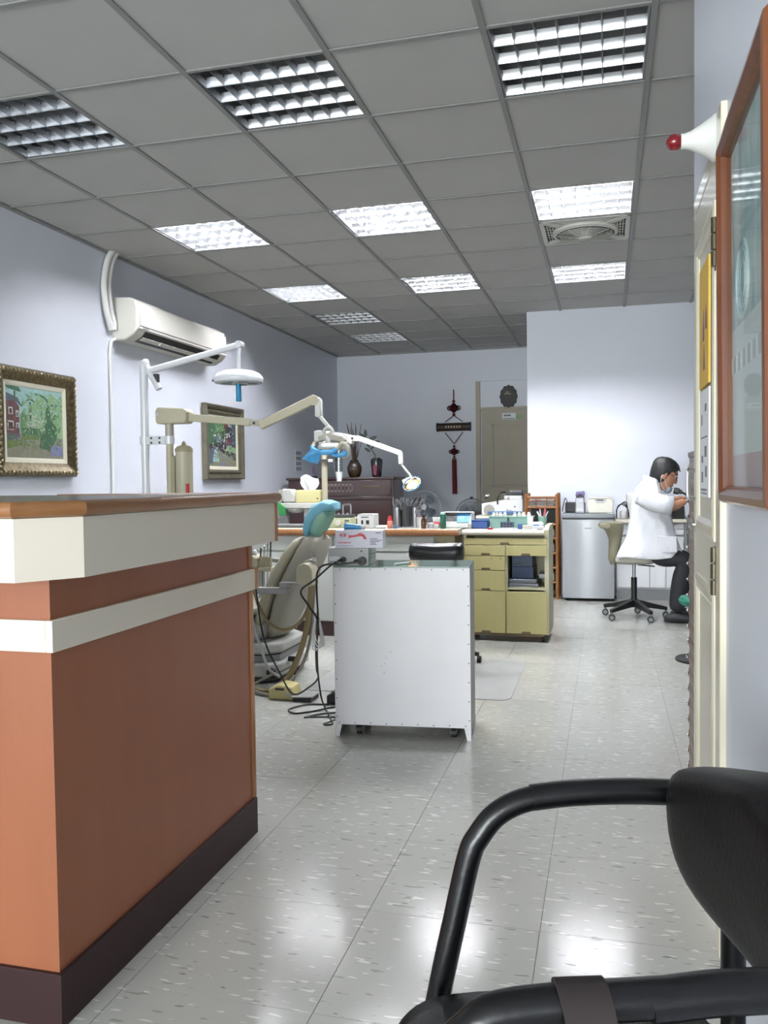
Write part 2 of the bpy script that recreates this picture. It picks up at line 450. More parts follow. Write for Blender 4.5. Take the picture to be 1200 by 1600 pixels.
# ================================================================== right wall: door, alarm lamp, framed poster
mat('cream_gloss', (236, 229, 206), 0.2, coat=0.4, col2=(230, 223, 200), scale=4)
mat('cream_panel', (214, 209, 192), 0.3, coat=0.2)
mat('wood_frame', (122, 70, 38), 0.28, col2=(96, 50, 26), scale=6, stretch=(6, 6, .6), coat=0.4)
mat('brass_dark', (86, 80, 64), 0.4, 0.7)
mat('poster_yellow', (218, 176, 64), 0.5, col2=(232, 196, 92), scale=5)
mat('purple', (96, 60, 110), 0.5)
door = tag(thing('door_1', 'cream panelled door in the right wall', None, (XR, YD0, 0)), kind='structure')
DX = XR - .001
b2(DX, DX + .04, YD0 + .035, YD1, .012, ZD).wbuild('door_leaf', 'cream_panel', door, bevel=.002)
jm = MB().b2(XR - .014, XR + .1, YD0 - .05, YD0 + .032, 0, ZD + .06)
jm.wbuild('door_jamb', 'cream_gloss', door, bevel=.003)
b2(XR - .001, XR + .1, YD0 + .032, 2.868, ZD + .006, ZD + .06).wbuild('door_head', 'cream_gloss', door, bevel=.003)
b2(XR, XR + .1, YD1 + .001, 2.872, 0, ZD + .006).wbuild('door_jamb', 'cream_gloss', door, bevel=.002)
def moulding(y0, y1, z0, z1, w=.05):
    # picture-frame moulding of four mitred bars around a recessed panel
    P = lambda y, z, x: (x, y, z)
    for (a, b_) in (((y0, z0), (y1, z0)), ((y1, z0), (y1, z1)), ((y1, z1), (y0, z1)), ((y0, z1), (y0, z0))):
        cy, cz = (y0 + y1)/2, (z0 + z1)/2
        def inw(p, d): return (p[0] + (d if p[0] < cy else -d), p[1] + (d if p[1] < cz else -d))
        rings = []
        for p in (a, b_):
            q = [(0, 0), (0, .006), (.012, .009), (.026, .006), (.036, .008), (w, .002), (w, 0)]
            rings.append([P(*inw(p, d), DX - h) for d, h in q])
        MB().loft(rings).wbuild('moulding', 'cream_gloss', door, ang=25)
moulding(YD0 + .13, 2.74, .985, 1.845)
moulding(YD0 + .13, 2.74, .13, .86)
for z0 in (1.655, .86):
    hg = MB().b2(DX - .012, DX, YD0 + .03, YD0 + .075, z0, z0 + .12)
    hg = hg.wbuild('hinge', 'brass_dark', door, bevel=.002)
    kn = MB()
    for q in range(3): kn.cyl((DX - .016, YD0 + .033, z0 + .002 + q*.04), (DX - .016, YD0 + .033, z0 + .038 + q*.04), .009, n=10)
    kn.wbuild('hinge_knuckle', 'brass_dark', hg)
YH = 2.79
h = MB().tube(smooth_path([(DX, YH, 1.17), (DX - .017, YH, 1.167), (DX - .024, YH, 1.158), (DX - .024, YH, 1.095), (DX - .017, YH, 1.083), (DX, YH, 1.084)], 5), .006, 8)
h.wbuild('pull_handle', 'chrome', door)
MB().lathe([(.022, 0), (.022, .006), (.01, .008), (.009, .022), (.018, .026), (.021, .036), (.014, .044), (.001, .045)], n=16, axis='X').wbuild('door_knob', 'chrome', door)
kb = [c for c in door.children if c.name.startswith('door_knob')][0]; kb.rotation_euler = (0, 0, PI); kb.location = (DX - XR, YH - YD0, 1.003); kb.scale = (.5, 1, 1)
for c in kb.data.vertices: c.co += Vector((XR, YD0, 0))
# papers taped to the door
pp = tag(b2(DX - .009, DX - .003, 2.385, 2.61, 1.40, 1.735).build('poster', 'poster_yellow'), 'yellow printed poster taped to the upper door panel', 'poster')
for (y, z, hh) in ((2.50, 1.57, .09), (2.44, 1.585, .07), (2.485, 1.48, .07)):
    MB().prism([(y - .016, z - hh/2), (y + .016, z - hh/2), (y + .010, z), (y, z + hh/2), (y - .010, z)], DX - .0098, DX - .009, 'X').build('print', 'purple', pp)
pw = tag(b2(DX - .008, DX - .003, 2.385, 2.60, 1.095, 1.39).build('notice', 'paper'), 'white notice with small pictures taped below the yellow poster', 'notice')
for (y, z, a, b_) in ((2.455, 1.34, .02, .02), (2.545, 1.31, .01, .03), (2.455, 1.22, .025, .03), (2.535, 1.2, .02, .02), (2.445, 1.165, .02, .03), (2.535, 1.15, .02, .03), (2.495, 1.115, .07, .006), (2.495, 1.105, .07, .004), (2.495, 1.26, .08, .004)):
    b2(DX - .0086, DX - .008, y - a, y + a, z - b_/2, z + b_/2).build('print', 'mid_grey', pw)

# fire alarm indicator: white cone with red globe
al = thing('alarm_lamp', 'white cone-shaped alarm lamp with dark red globe tip above the door', 'alarm lamp', (XR, 2.27, 1.99))
MB().lathe([(.056, 0), (.056, -.012), (.05, -.018), (.036, -.04), (.022, -.066), (.0185, -.08), (.0185, -.088)], n=28, axis='X').build('cone_housing', 'white_plastic', al)
mat('red_globe', (120, 8, 18), 0.12, coat=0.6)
MB().sph((-.103, 0, 0), .0205, 20, 12).build('globe', 'red_globe', al)

# framed poster hung on the right wall, leaning forward a little
PY0, PY1, PZ0, PZ1 = 1.40, 1.975, 1.095, 1.86
pf = thing('framed_poster', 'large poster behind glass in a reddish wooden frame', 'picture', (XR, (PY0 + PY1)/2, PZ0))
W2, H2 = (PY1 - PY0)/2, PZ1 - PZ0
def frame_bars(parent, w2, h2, prof, m, name='frame_bar', ang=25):
    C_ = [(-w2, 0), (w2, 0), (w2, h2), (-w2, h2)]
    for k in range(4):
        a, b_ = C_[k], C_[(k+1) % 4]; rings = []
        for p in (a, b_):
            sy = 1 if p[0] < 0 else -1; sz = 1 if p[1] < h2/2 else -1
            rings.append([(-hh, p[0] + sy*d, p[1] + sz*d) for d, hh in prof])
        MB().loft(rings).build(name, m, parent, ang=ang)
frame_bars(pf, W2, H2, [(0, .002), (0, .026), (.006, .034), (.018, .036), (.03, .028), (.036, .016), (.036, .002)], 'wood_frame')
def poster_mat():
    m = bpy.data.materials.new('poster_print'); MATS['poster_print'] = m; m.use_nodes = True; nt = m.node_tree; b = nt.nodes['Principled BSDF']; L = nt.links.new
    tc = nt.nodes.new('ShaderNodeTexCoord'); n = nt.nodes.new('ShaderNodeTexNoise'); n.inputs['Scale'].default_value = 9
    mp = nt.nodes.new('ShaderNodeMapping'); mp.inputs['Scale'].default_value = (1, 1.6, .7); L(tc.outputs['Object'], mp.inputs[0]); L(mp.outputs[0], n.inputs['Vector'])
    r = nt.nodes.new('ShaderNodeValToRGB'); e = r.color_ramp.elements; e[0].position = .38; e[0].color = rgb((206, 216, 216)); e[1].position = .62; e[1].color = rgb((150, 178, 184))
    L(n.outputs[0], r.inputs[0]); L(r.outputs[0], b.inputs['Base Color']); b.inputs['Roughness'].default_value = .5
poster_mat()
mat('poster_low', (196, 176, 182), 0.5, col2=(206, 190, 196), scale=6)
mat('poster_white', (222, 228, 230), 0.5)
b2(-.008, -.004, -W2 + .03, W2 - .03, .36, H2 - .03).build('print_upper', 'poster_print', pf)
b2(-.008, -.004, -W2 + .03, W2 - .03, .10, .36).build('print_middle', 'poster_white', pf)
b2(-.008, -.004, -W2 + .03, W2 - .03, .03, .10).build('print_lower', 'poster_low', pf)
em = MB()
for q in range(3):
    r_ = .075 - q*.02
    em.tube([(-.0085, .1 + r_*math.cos(2*PI*k/28), .44 + r_*math.sin(2*PI*k/28)) for k in range(28)], .004 if q == 0 else .0025, 5, closed=True)
em.build('round_emblem', 'poster_print', pf)
for k in range(9): b2(-.0088, -.008, .25 - k*.06, .285 - k*.06, .27, .305).build('faded_print', 'light_grey', pf)
b2(-.020, -.018, -W2 + .03, W2 - .03, .03, H2 - .03).build('glass', 'picture_glass', pf)
pf.rotation_euler = (0, math.radians(-0.5), 0)

# tall drawer cabinet just past the door
mat('drawer_wood', (86, 58, 42), 0.35, col2=(64, 40, 30), scale=5, stretch=(1, 6, 6), coat=0.2)
mat('drawer_front', (94, 62, 44), 0.35, col2=(78, 50, 36), scale=7, stretch=(1, 4, 8), coat=0.3)
dc = thing('drawer_cabinet', 'tall narrow dark brown cabinet of many shallow drawers beside the door', 'cabinet', (.52, 3.18, 0))
b2(.305, .75, 2.93, 3.42, 0, 1.225).wbuild('body', 'drawer_wood', dc, bevel=.003)
b2(.300, .755, 2.925, 3.425, 1.225, 1.245).wbuild('top', 'drawer_wood', dc, bevel=.004)
nz = 20; dz = 1.2/nz
for k in range(nz):
    z0 = .012 + k*dz
    o = []
    for q in range(7): t_ = q/6; o.append((.309 - .008*math.sin(PI*t_)**.6, z0 + .003 + (dz - .006)*t_))
    o.append((.309, z0 + dz - .003)); o[0] = (.309, z0 + .003)
    d_ = MB().prism([(a, b_) for a, b_ in o], 2.935, 3.415, 'Y').wbuild('drawer', 'drawer_front', dc, ang=60)
    MB().sph((.298, 3.40, z0 + dz/2), .006, 8, 6).wbuild('knob', 'chrome', d_)

# ================================================================== left wall
mat('ac_white', (228, 226, 216), 0.35)
ac = thing('air_conditioner', 'cream white split air conditioner with open outlet on the left wall', 'air conditioner', (XL, 6.175, 2.19))
LA = .735
prof = [(0, 0), (.10, .0), (.165, .035), (.20, .075), (.205, .10), (.205, .235), (.19, .275), (.15, .30), (.03, .305), (0, .305)]
MB().prism(prof, -LA, LA, 'Y').build('body', 'ac_white', ac, bevel=.012, seg=3, ang=50)
MB().prism([(.203, .095), (.215, .10), (.215, .23), (.202, .268), (.195, .265), (.203, .23)], -LA + .03, LA - .03, 'Y').build('front_panel', 'ac_white', ac, ang=50)
MB().prism([(.201, .0755), (.210, .078), (.211, .093), (.203, .093)], -LA + .02, LA - .02, 'Y').build('lower_strip', 'ac_white', ac)
sl = Vector((.035, 0, .04)).normalized()
MB().prism([(.108, .0015), (.167, .0315), (.1985, .068), (.195, .072), (.162, .037), (.106, .006)], -LA + .12, LA - .12, 'Y').build('outlet', 'black', ac)
MB().prism([(.140, .0105), (.172, .0285), (.1705, .0312), (.1385, .0132)], -LA + .13, LA - .13, 'Y').build('flap', 'ac_white', ac)
for y in (-.35, .35): b2(.15, .168, y - .004, y + .004, .012, .045).build('flap_pin', 'light_grey', ac)
for k in range(5): b2(.2105, .212, -.67 + k*.016, -.658 + k*.016, .081, .09).build('logo_mark', 'mid_grey', ac)
MB().cyl((.204, LA - .05, .25), (.212, LA - .05, .25), .006, n=10).build('screw', 'mid_grey', ac)
for k, (yy, r) in enumerate(((5.325, .022), (5.376, .022))):
    pts = smooth_path([(XL + .03, yy + .10, CZ + .01), (XL + .03, yy + .03, CZ - .08), (XL + .03, yy - .02, CZ - .25), (XL + .03, yy + .0, CZ - .42), (XL + .032, yy + .03, CZ - .50), (XL + .034, yy + .055 - .03*k, CZ - .56)], 6)
    tag(MB().tube(pts, r, 10).build('hose', 'white_plastic'), ['white insulated pipe curving from ceiling to air conditioner, outer one', 'white insulated pipe curving from ceiling to air conditioner, inner one'][k], 'pipe', 'air conditioner pipes')
cd = thing('drain_conduit', 'thin white conduit running down the wall below the air conditioner', 'conduit', (XL + .012, 5.39, .02))
MB().tube(smooth_path([(XL + .035, 5.45, 2.2), (XL + .02, 5.40, 2.18), (XL + .012, 5.385, 2.1), (XL + .012, 5.385, 2.0)], 4) + [Vector((XL + .012, 5.385, .02))], .011, 8).wbuild('pipe', 'white_plastic', cd)
for z in (2.03, 1.45): MB().tube([(XL + .012, 5.385, z - .012), (XL + .012, 5.385, z + .012)], .015, 8).wbuild('clip', 'white_plastic', cd)

# framed oil paintings
mat('gilt', (112, 100, 72), 0.35, 0.75, col2=(70, 60, 42), scale=40, amount=.4, bump=.6, bscale=120)
mat('gilt_bright', (176, 164, 128), 0.3, 0.8, col2=(96, 84, 58), scale=60)
mat('gilt_grey', (128, 124, 106), 0.35, 0.6, col2=(104, 100, 84), scale=10)
mat('liner', (216, 212, 192), 0.5)
def paint(name, c1, c2, s=30):
    return mat(name, c1, .55, col2=c2, scale=s, amount=.5, bump=.5, bscale=80)
paint('oil_sky', (166, 196, 196), (140, 180, 172)); paint('oil_green', (86, 120, 82), (120, 150, 104)); paint('oil_dkgreen', (50, 86, 66), (74, 110, 78))
paint('oil_lime', (150, 176, 128), (126, 164, 122)); paint('oil_brick', (110, 74, 70), (84, 58, 60)); paint('oil_roof', (74, 84, 98), (92, 102, 112)); paint('oil_white', (196, 198, 190), (170, 176, 176))
paint('oil_path', (140, 138, 118), (120, 122, 106)); paint('oil_lilac', (110, 114, 150), (134, 136, 168)); paint('oil_dark', (48, 46, 48), (72, 66, 62)); paint('oil_grass', (88, 110, 64), (110, 128, 72)); paint('oil_red', (160, 70, 66), (132, 56, 58))
def painting(label, y0, y1, z0, z1, style):
    t = thing('framed_painting', label, 'painting', (XL, (y0 + y1)/2, z0), 0, 'paintings on the left wall')
    w, h = (y1 - y0)/2, z1 - z0
    def bars(ins, prof, m, name):
        C_ = [(-w + ins, ins), (w - ins, ins), (w - ins, h - ins), (-w + ins, h - ins)]
        for k in range(4):
            a, b_ = C_[k], C_[(k+1) % 4]; rings = []
            for p in (a, b_):
                sy = 1 if p[0] < 0 else -1; sz = 1 if p[1] < h/2 else -1
                rings.append([(hh, p[0] + sy*d, p[1] + sz*d) for d, hh in prof])
            MB().loft(rings).build(name, m, t, ang=25)
    if style == 0:
        bars(0, [(0, .002), (0, .03), (.012, .045), (.035, .05), (.05, .04), (.07, .03), (.085, .024), (.085, .002)], 'gilt', 'frame_bar')
        # carved leaf ornament along the outer ridge
        orn = MB().sph((0, 0, 0), (.012, .017, .010), 8, 5).mesh('carved_leaf', 'gilt_bright')
        n1 = int(2*w/.034); n2 = int(h/.034)
        for k in range(n1):
            y = -w + .02 + (2*w - .04)*k/(n1 - 1)
            for z in (.025, h - .025): inst(orn, 'carved_leaf', t, (.045, y, z), (.6 if k % 2 else -.6, 0, 0))
        for k in range(1, n2 - 1):
            z = .02 + (h - .04)*k/(n2 - 1)
            for y in (-w + .025, w - .025): inst(orn, 'carved_leaf', t, (.045, y, z), (PI/2 + (.6 if k % 2 else -.6), 0, 0))
        li = .085
    else:
        bars(0, [(0, .002), (0, .05), (.012, .056), (.03, .05), (.05, .03), (.065, .04), (.08, .034), (.09, .02), (.09, .002)], 'gilt_grey', 'frame_bar')
        li = .09
    bars(li, [(0, .002), (0, .022), (.022, .018), (.03, .014), (.03, .002)], 'liner', 'liner_bar')
    cw, ch = w - li - .03, h - 2*li - .06
    b0 = li + .03
    def patch(pts, m, lift, name='painted_shape'):
        # u 0..1 along the wall, v 0..1 upwards
        MB().prism([(-cw + 2*cw*u, b0 + ch*v) for u, v in pts], .012, .0125 + lift, 'X').build(name, m, cv)
    cv = b2(.004, .012, -cw, cw, b0, b0 + ch).build('canvas', 'oil_sky' if style == 0 else 'oil_dark', t)
    if style == 0:
        patch([(.25, .35), (1, .3), (1, .85), (.8, .95), (.55, .9), (.4, .7), (.28, .55)], 'oil_lime', .0003)
        patch([(0, 0), (1, 0), (1, .3), (0, .36)], 'oil_path', .0005)
        patch([(0, .12), (.27, .18), (.22, .27), (0, .28)], 'oil_grass', .0009)
        patch([(.25, .25), (.55, .27), (.55, .33), (.25, .32)], 'oil_grass', .0009)
        patch([(0, .3), (.22, .3), (.22, .72), (.14, .8), (0, .82)], 'oil_brick', .0009)
        patch([(0, .78), (.14, .8), (.27, .72), (.2, .84), (0, .9)], 'oil_roof', .0012)
        patch([(.0, .24), (.22, .24), (.22, .33), (0, .34)], 'oil_roof', .0013)
        for (u, v, a, b_) in ((.04, .6, .07, .1), (.16, .57, .05, .09), (.02, .38, .1, .13), (.16, .4, .05, .09)):
            patch([(u, v), (u + a, v), (u + a, v + b_), (u, v + b_)], 'oil_white', .0014)
            patch([(u + .015, v + .01), (u + a - .015, v + .01), (u + a - .015, v + b_ - .02), (u + .015, v + b_ - .02)], 'oil_dark', .0017)
        patch([(.26, .32), (.6, .32), (.58, .43), (.26, .42)], 'oil_dkgreen', .0013)
        patch([(.24, .35), (.36, .36), (.36, .6), (.3, .68), (.24, .6)], 'oil_green', .0011)
        patch([(.58, .14), (.76, .12), (.8, .2), (.88, .3), (.9, .45), (.8, .55), (.76, .7), (.71, .78), (.68, .6), (.66, .4), (.58, .3)], 'oil_dkgreen', .0017)
        for (u0, u1, v0, v1) in ((.4, .425, .42, .8), (.72, .74, .1, .78), (.14, .16, .8, .93)):
            patch([(u0, v0), (u1, v0), (u1, v1), (u0, v1)], 'oil_dkgreen', .002)
        patch([(.32, .8), (.41, .83), (.5, .8), (.43, .86), (.5, .88), (.41, .88), (.35, .9), (.38, .84)], 'oil_dkgreen', .0022)
        patch([(.04, .96), (.25, .93), (.22, .99), (.1, 1), (.0, .99)], 'oil_dkgreen', .0022)
        patch([(.74, .74), (.8, .78), (1, .79), (1, .8), (.79, .8), (.73, .77)], 'oil_dkgreen', .0022)
        patch([(.5, .92), (.62, .9), (.7, .86), (.73, .78), (.745, .78), (.72, .87), (.63, .92), (.5, .94)], 'oil_dkgreen', .0022)
        patch([(.76, .04), (.98, .04), (.98, .18), (.8, .2), (.76, .15)], 'oil_lilac', .002)
        patch([(.25, .2), (.45, .24), (.42, .26), (.25, .23)], 'oil_lilac', .0012)
    else:
        patch([(0, 0), (1, 0), (1, .12), (.7, .22), (.3, .36), (.1, .36), (0, .2)], 'oil_path', .0006)
        patch([(.12, .1), (.35, .08), (.3, .34), (.14, .36)], 'oil_sky', .0009)
        patch([(0, .35), (.2, .4), (.1, .05), (0, .05)], 'oil_roof', .001)
        patch([(0, .45), (.5, .5), (.5, .96), (.2, 1), (0, .95)], 'oil_dkgreen', .0006)
        patch([(.2, .7), (.55, .75), (.55, 1), (.25, 1)], 'oil_green', .0009)
        patch([(.55, .9), (.75, .82), (.66, .98), (.58, 1)], 'oil_red', .0014)
        patch([(.66, .88), (.85, .84), (.8, 1), (.68, 1)], 'oil_sky', .0012)
        patch([(.82, .5), (1, .45), (1, .95), (.85, .92)], 'oil_roof', .0012)
        patch([(.62, .35), (1, .28), (1, .4), (.66, .46)], 'oil_lime', .0014)
        patch([(.25, .52), (.42, .5), (.42, .6), (.28, .62)], 'oil_lilac', .0014)
        for (u, v, a, b_, mm) in ((.12, .62, .14, .05, 'oil_white'), (.3, .62, .1, .06, 'oil_white'), (.5, .52, .08, .08, 'oil_white'), (.64, .62, .04, .1, 'oil_white'), (.72, .63, .04, .1, 'oil_white'), (.5, .36, .05, .1, 'oil_white'), (.62, .5, .12, .06, 'oil_red'), (.42, .02, .14, .06, 'oil_lilac')):
            patch([(u, v), (u + a, v - .01), (u + a*.9, v + b_), (u + .01, v + b_*.9)], mm, .0017)
    # loose brush dabs, one mesh per colour
    rnd = random.Random(5 + style)
    zones = ([('oil_lime', .3, 1, .35, .95, 70), ('oil_green', .25, 1, .3, .8, 60), ('oil_dkgreen', .55, .95, .15, .7, 45), ('oil_sky', .25, .95, .55, 1, 60), ('oil_white', .35, .65, .4, .65, 30), ('oil_path', .1, .8, .0, .28, 40), ('oil_grass', 0, .5, .12, .3, 30), ('oil_brick', 0, .2, .32, .7, 20)] if style == 0 else
             [('oil_dkgreen', 0, .6, .5, 1, 60), ('oil_green', .1, .6, .6, 1, 45), ('oil_white', .1, .9, .3, .8, 40), ('oil_lilac', .1, .9, .2, .6, 45), ('oil_dark', .1, 1, .25, .7, 60), ('oil_roof', .6, 1, .4, 1, 30), ('oil_path', .1, 1, 0, .3, 40), ('oil_red', .4, .8, .4, .6, 14), ('oil_lime', .5, 1, .2, .45, 20)])
    for mm, u0, u1, v0, v1, n_ in zones:
        d_ = MB()
        for _ in range(n_):
            u, v = rnd.uniform(u0, u1), rnd.uniform(v0, v1); a = rnd.uniform(0, PI); l_, w_ = rnd.uniform(.006, .022), rnd.uniform(.003, .007)
            pts = [(l_*math.cos(2*PI*k/6), w_*math.sin(2*PI*k/6)) for k in range(6)]
            y_, z_ = -cw + 2*cw*u, b0 + ch*v
            q = [(min(max(y_ + p[0]*math.cos(a) - p[1]*math.sin(a), -cw), cw), min(max(z_ + p[0]*math.sin(a) + p[1]*math.cos(a), b0), b0 + ch)) for p in pts]
            h_ = .0148 + rnd.uniform(0, .0006); d_.prism(q, .0145, h_, 'X')
        tag(d_.build('brush_dabs', mm, cv), kind='stuff')
    return t
painting('painting of a house and palm trees in an ornate gilt frame', 4.165, 4.93, 1.205, 1.865, 0)
painting('painting of a street with a red roof in a plain grey frame', 6.80, 7.60, 1.185, 1.86, 1)
mat('notice_grey', (150, 156, 166), 0.5)
nt_ = tag(b2(XL, XL + .004, 9.10, 9.31, 1.262, 1.525).build('wall_notice', 'wall_paint'), 'small dim strip notice on the left wall above the dark cabinet', 'notice')
for k in range(4): b2(XL + .004, XL + .0045, 9.12, 9.29, 1.285 + k*.06, 1.325 + k*.06).build('print', 'notice_grey', nt_)

# ================================================================== back wall: door, plaque, hanging ornament
mat('door_grey', (176, 168, 148), 0.5, col2=(168, 160, 141), scale=3)
d2 = tag(thing('door_2', 'grey beige panelled door at the back', None, (-1.25, YB, 0)), kind='structure')
b2(-1.60, XC, YB - .05, YB, 2.395, 2.44).wbuild('door_head', 'wall_paint', d2)
b2(-1.60, -1.545, YB - .05, YB, 0, 2.394).wbuild('door_jamb', 'door_grey', d2)
b2(-1.545, XC, YB - .04, YB, 2.03, 2.065).wbuild('transom_bar', 'door_grey', d2)
b2(-1.545, XC, YB - .012, YB, 2.065, 2.395).wbuild('transom_panel', 'wall_paint', d2)
b2(-1.53, XC - .01, YB - .025, YB - .002, .01, 2.03).wbuild('door_leaf', 'door_grey', d2)
for (z0, z1) in ((1.06, 1.85), (.25, .86)):
    for a in ((-1.40, -1.375, z0, z1), (-.86, -.835, z0, z1), (-1.40, -.835, z0, z0 + .025), (-1.40, -.835, z1 - .025, z1)):
        b2(a[0], a[1], YB - .034, YB - .024, a[2], a[3]).wbuild('moulding', 'door_grey', d2, bevel=.004)
MB().lathe([(.03, 0), (.03, -.008), (.014, -.01), (.014, -.035), (.028, -.042), (.03, -.06), (.02, -.072), (.001, -.074)], (-1.47, YB - .025, .945), n=16, axis='Y').wbuild('door_knob', 'chrome', d2)
sg = tag(b2(-1.27, -1.10, YB - .03, YB - .026, 1.905, 1.985).build('door_sign', 'paper'), 'small paper sign stuck on the grey back door', 'sign')
b2(-1.26, -1.11, YB - .031, YB - .03, 1.912, 1.922).build('print', 'mid_grey', sg); b2(-1.25, -1.16, YB - .031, YB - .03, 1.945, 1.965).build('print', 'mid_grey', sg)
MB().prism([(-1.10, 1.91), (-1.06, 1.905), (-1.0, 1.93), (-1.05, 1.97), (-1.09, 1.955)], YB - .032, YB - .029, 'Y').build('flower_print', 'oil_lime', sg)
mat('bronze', (36, 34, 30), 0.5, 0.2, col2=(26, 25, 22), scale=30, bump=.5, bscale=60)
mat('bronze_light', (128, 122, 100), 0.4, 0.5)
pq = thing('oval_plaque', 'dark oval carved plaque hanging above the back door', 'plaque', (-1.187, YB - .012, 2.05))
ol = []
for k in range(48):
    a = 2*PI*k/48; r = 1 + .05*math.cos(12*a)
    ol.append((.108*r*math.sin(a)*(1 if abs(math.cos(a)) < .93 else .8), .14 + .142*r*math.cos(a)))
MB().prism(ol, -.03, 0, 'Y').build('border', 'bronze', pq, bevel=.006)
MB().lathe([(.085, -.033), (.085, -.03)], (0, 0, .14), n=32, axis='Y', sx=1.25).build('face', 'bronze', pq)
for (z, w) in ((.19, .03), (.168, .05)):
    for q in range(int(w/.012)*2 - 1): b2(-w + q*.012, -w + q*.012 + .008, -.036, -.032, z, z + .012).build('raised_letter', 'bronze_light', pq)
# hanging knot ornament with scroll and tassel
mat('knot_red', (84, 16, 20), 0.7); mat('tassel_red', (112, 10, 22), 0.65, col2=(86, 8, 16), scale=200, stretch=(1, 1, .02)); mat('scroll_wood', (58, 40, 30), 0.5, col2=(44, 30, 22), scale=8, stretch=(1, 5, 5))
kn = thing('knot_ornament', 'hanging red knot ornament with dark wooden scroll and long tassel', 'ornament', (-1.884, YB - .03, .97))
MB().tube([(0, 0, 1.335), (0, 0, 1.17)], .007, 6).build('cord', 'knot_red', kn)
def knot(zc, s, name):
    m = MB()
    for k in range(4):
        for q in range(3):
            m.tube([(s*(.028*k2 + .0)*0 + s*x, 0, zc + s*z) for (x, z, k2) in ((-.04 + .027*k, -.04, 0), (-.04 + .027*k, .04, 0))], s*.011, 5)
            m.tube([(s*-.04, -.006, zc + s*(-.04 + .027*k)), (s*.04, -.006, zc + s*(-.04 + .027*k))], s*.011, 5)
    m.v = [(x*math.cos(.785) - (z - zc)*math.sin(.785), y, zc + x*math.sin(.785) + (z - zc)*math.cos(.785)) for x, y, z in m.v]
    for sx in (-1, 1):
        m.tube([(sx*s*.055 + s*.026*math.cos(2*PI*q/12), 0, zc + s*.026*math.sin(2*PI*q/12)) for q in range(12)], s*.008, 5, closed=True)
    m.sph((0, 0, zc + s*.085), s*.02, 8, 6).sph((0, 0, zc - s*.085), s*.02, 8, 6)
    m.build(name, 'knot_red', kn)
knot(1.10, 1.0, 'knot'); knot(.545, .8, 'knot')
for (p, q) in (((0, 0, 1.005), (-.115, 0, .925)), ((0, 0, 1.005), (.115, 0, .925)), ((-.115, 0, .79), (0, 0, .645)), ((.115, 0, .79), (0, 0, .645))): MB().tube([p, q], .005, 5).build('cord', 'knot_red', kn)
sc_ = MB().cyl((-.215, 0, .86), (.215, 0, .86), .052, n=20)
sc_ = sc_.build('scroll', 'scroll_wood', kn)
for x in (-.212, .212): MB().cyl((x - .008, 0, .86), (x + .008, 0, .86), .058, n=20).build('scroll_end', 'bronze', sc_)
for k in range(6): b2(-.10 + k*.035, -.085 + k*.035, -.056, -.05, .845, .875).build('carved_sign', 'bronze_light', sc_)
MB().cyl((0, 0, .46), (0, 0, .43), .022, .03, n=12).build('tassel_cap', 'gilt', kn)
MB().cyl((0, 0, .435), (.004, 0, .005), .029, .031, n=14).build('tassel', 'tassel_red', kn)
# ================================================================== reception counter
mat('counter_panel', (148, 90, 60), 0.42, col2=(141, 84, 55), scale=14, stretch=(1, 1, .12), bump=.1, bscale=300)
mat('plinth', (50, 30, 31), 0.5, spec=.3)
mat('laminate_white', (226, 218, 202), 0.4)
mat('oak', (150, 104, 62), 0.35, col2=(126, 84, 48), scale=10, stretch=(3, .5, 8), coat=.25)
mat('oak_v', (160, 108, 62), 0.35, col2=(134, 86, 48), scale=10, stretch=(8, 8, .5), coat=.25)
mat('counter_top', (150, 146, 140), 0.22, col2=(140, 134, 128), scale=30)
rc = thing('reception_counter', 'tall reception counter with terracotta panels, white bands and wooden top edge', 'counter', (-1.6, 2.0, 0))
CX, CY0, CY1 = -1.125, 1.52, 2.535; XW = -2.6
b2(CX - .02, CX, CY0 + .0203, CY1, .115, .97).wbuild('side_panel', 'counter_panel', rc)
b2(XW, CX, CY0, CY0 + .02, .115, .97).wbuild('front_panel', 'counter_panel', rc)
b2(CX - .30, CX - .0205, CY1 - .03, CY1 - .004, .0, .97).wbuild('end_panel', 'laminate_white', rc)
MB().b2(CX - .03, CX + .01, CY0 + .0302, CY1 + .012, 0, .117).wbuild('plinth', 'plinth', rc, bevel=.0008)
MB().b2(XW, CX + .01, CY0 - .01, CY0 + .03, 0, .117).wbuild('plinth', 'plinth', rc, bevel=.0008)
b2(CX - .004, CX + .013, CY0 - .0125, CY1 + .02, .802, .869).wbuild('side_band', 'laminate_white', rc, bevel=.0015)
b2(XW, CX - .0045, CY0 - .0125, CY0 + .005, .802, .869).wbuild('front_band', 'laminate_white', rc, bevel=.0015)
FX, FYN = -1.03, 1.39
ch = [(XW, FYN), (-1.105, FYN), (FX, 1.505), (FX, CY1 - .005), (FX - .03, CY1 - .005), (FX - .03, 1.515), (-1.12, 1.42), (XW, 1.42)]
b2(FX - .02, FX, 1.506, CY1 - .006, .962, 1.086).wbuild('side_fascia', 'laminate_white', rc)
MB().prism([(-1.105, FYN), (FX, 1.505), (FX - .02, 1.505), (-1.112, FYN + .012)], .962, 1.086, 'Z').wbuild('corner_fascia', 'laminate_white', rc)
b2(XW, -1.1055, FYN, FYN + .02, .962, 1.086).wbuild('front_fascia', 'laminate_white', rc)
MB().prism([(XW, FYN + .021), (-1.114, FYN + .021), (FX - .021, 1.51), (FX - .021, CY1 - .006), (XW, CY1 - .006)], .968, 1.08, 'Z').wbuild('inner_box', 'laminate_white', rc)
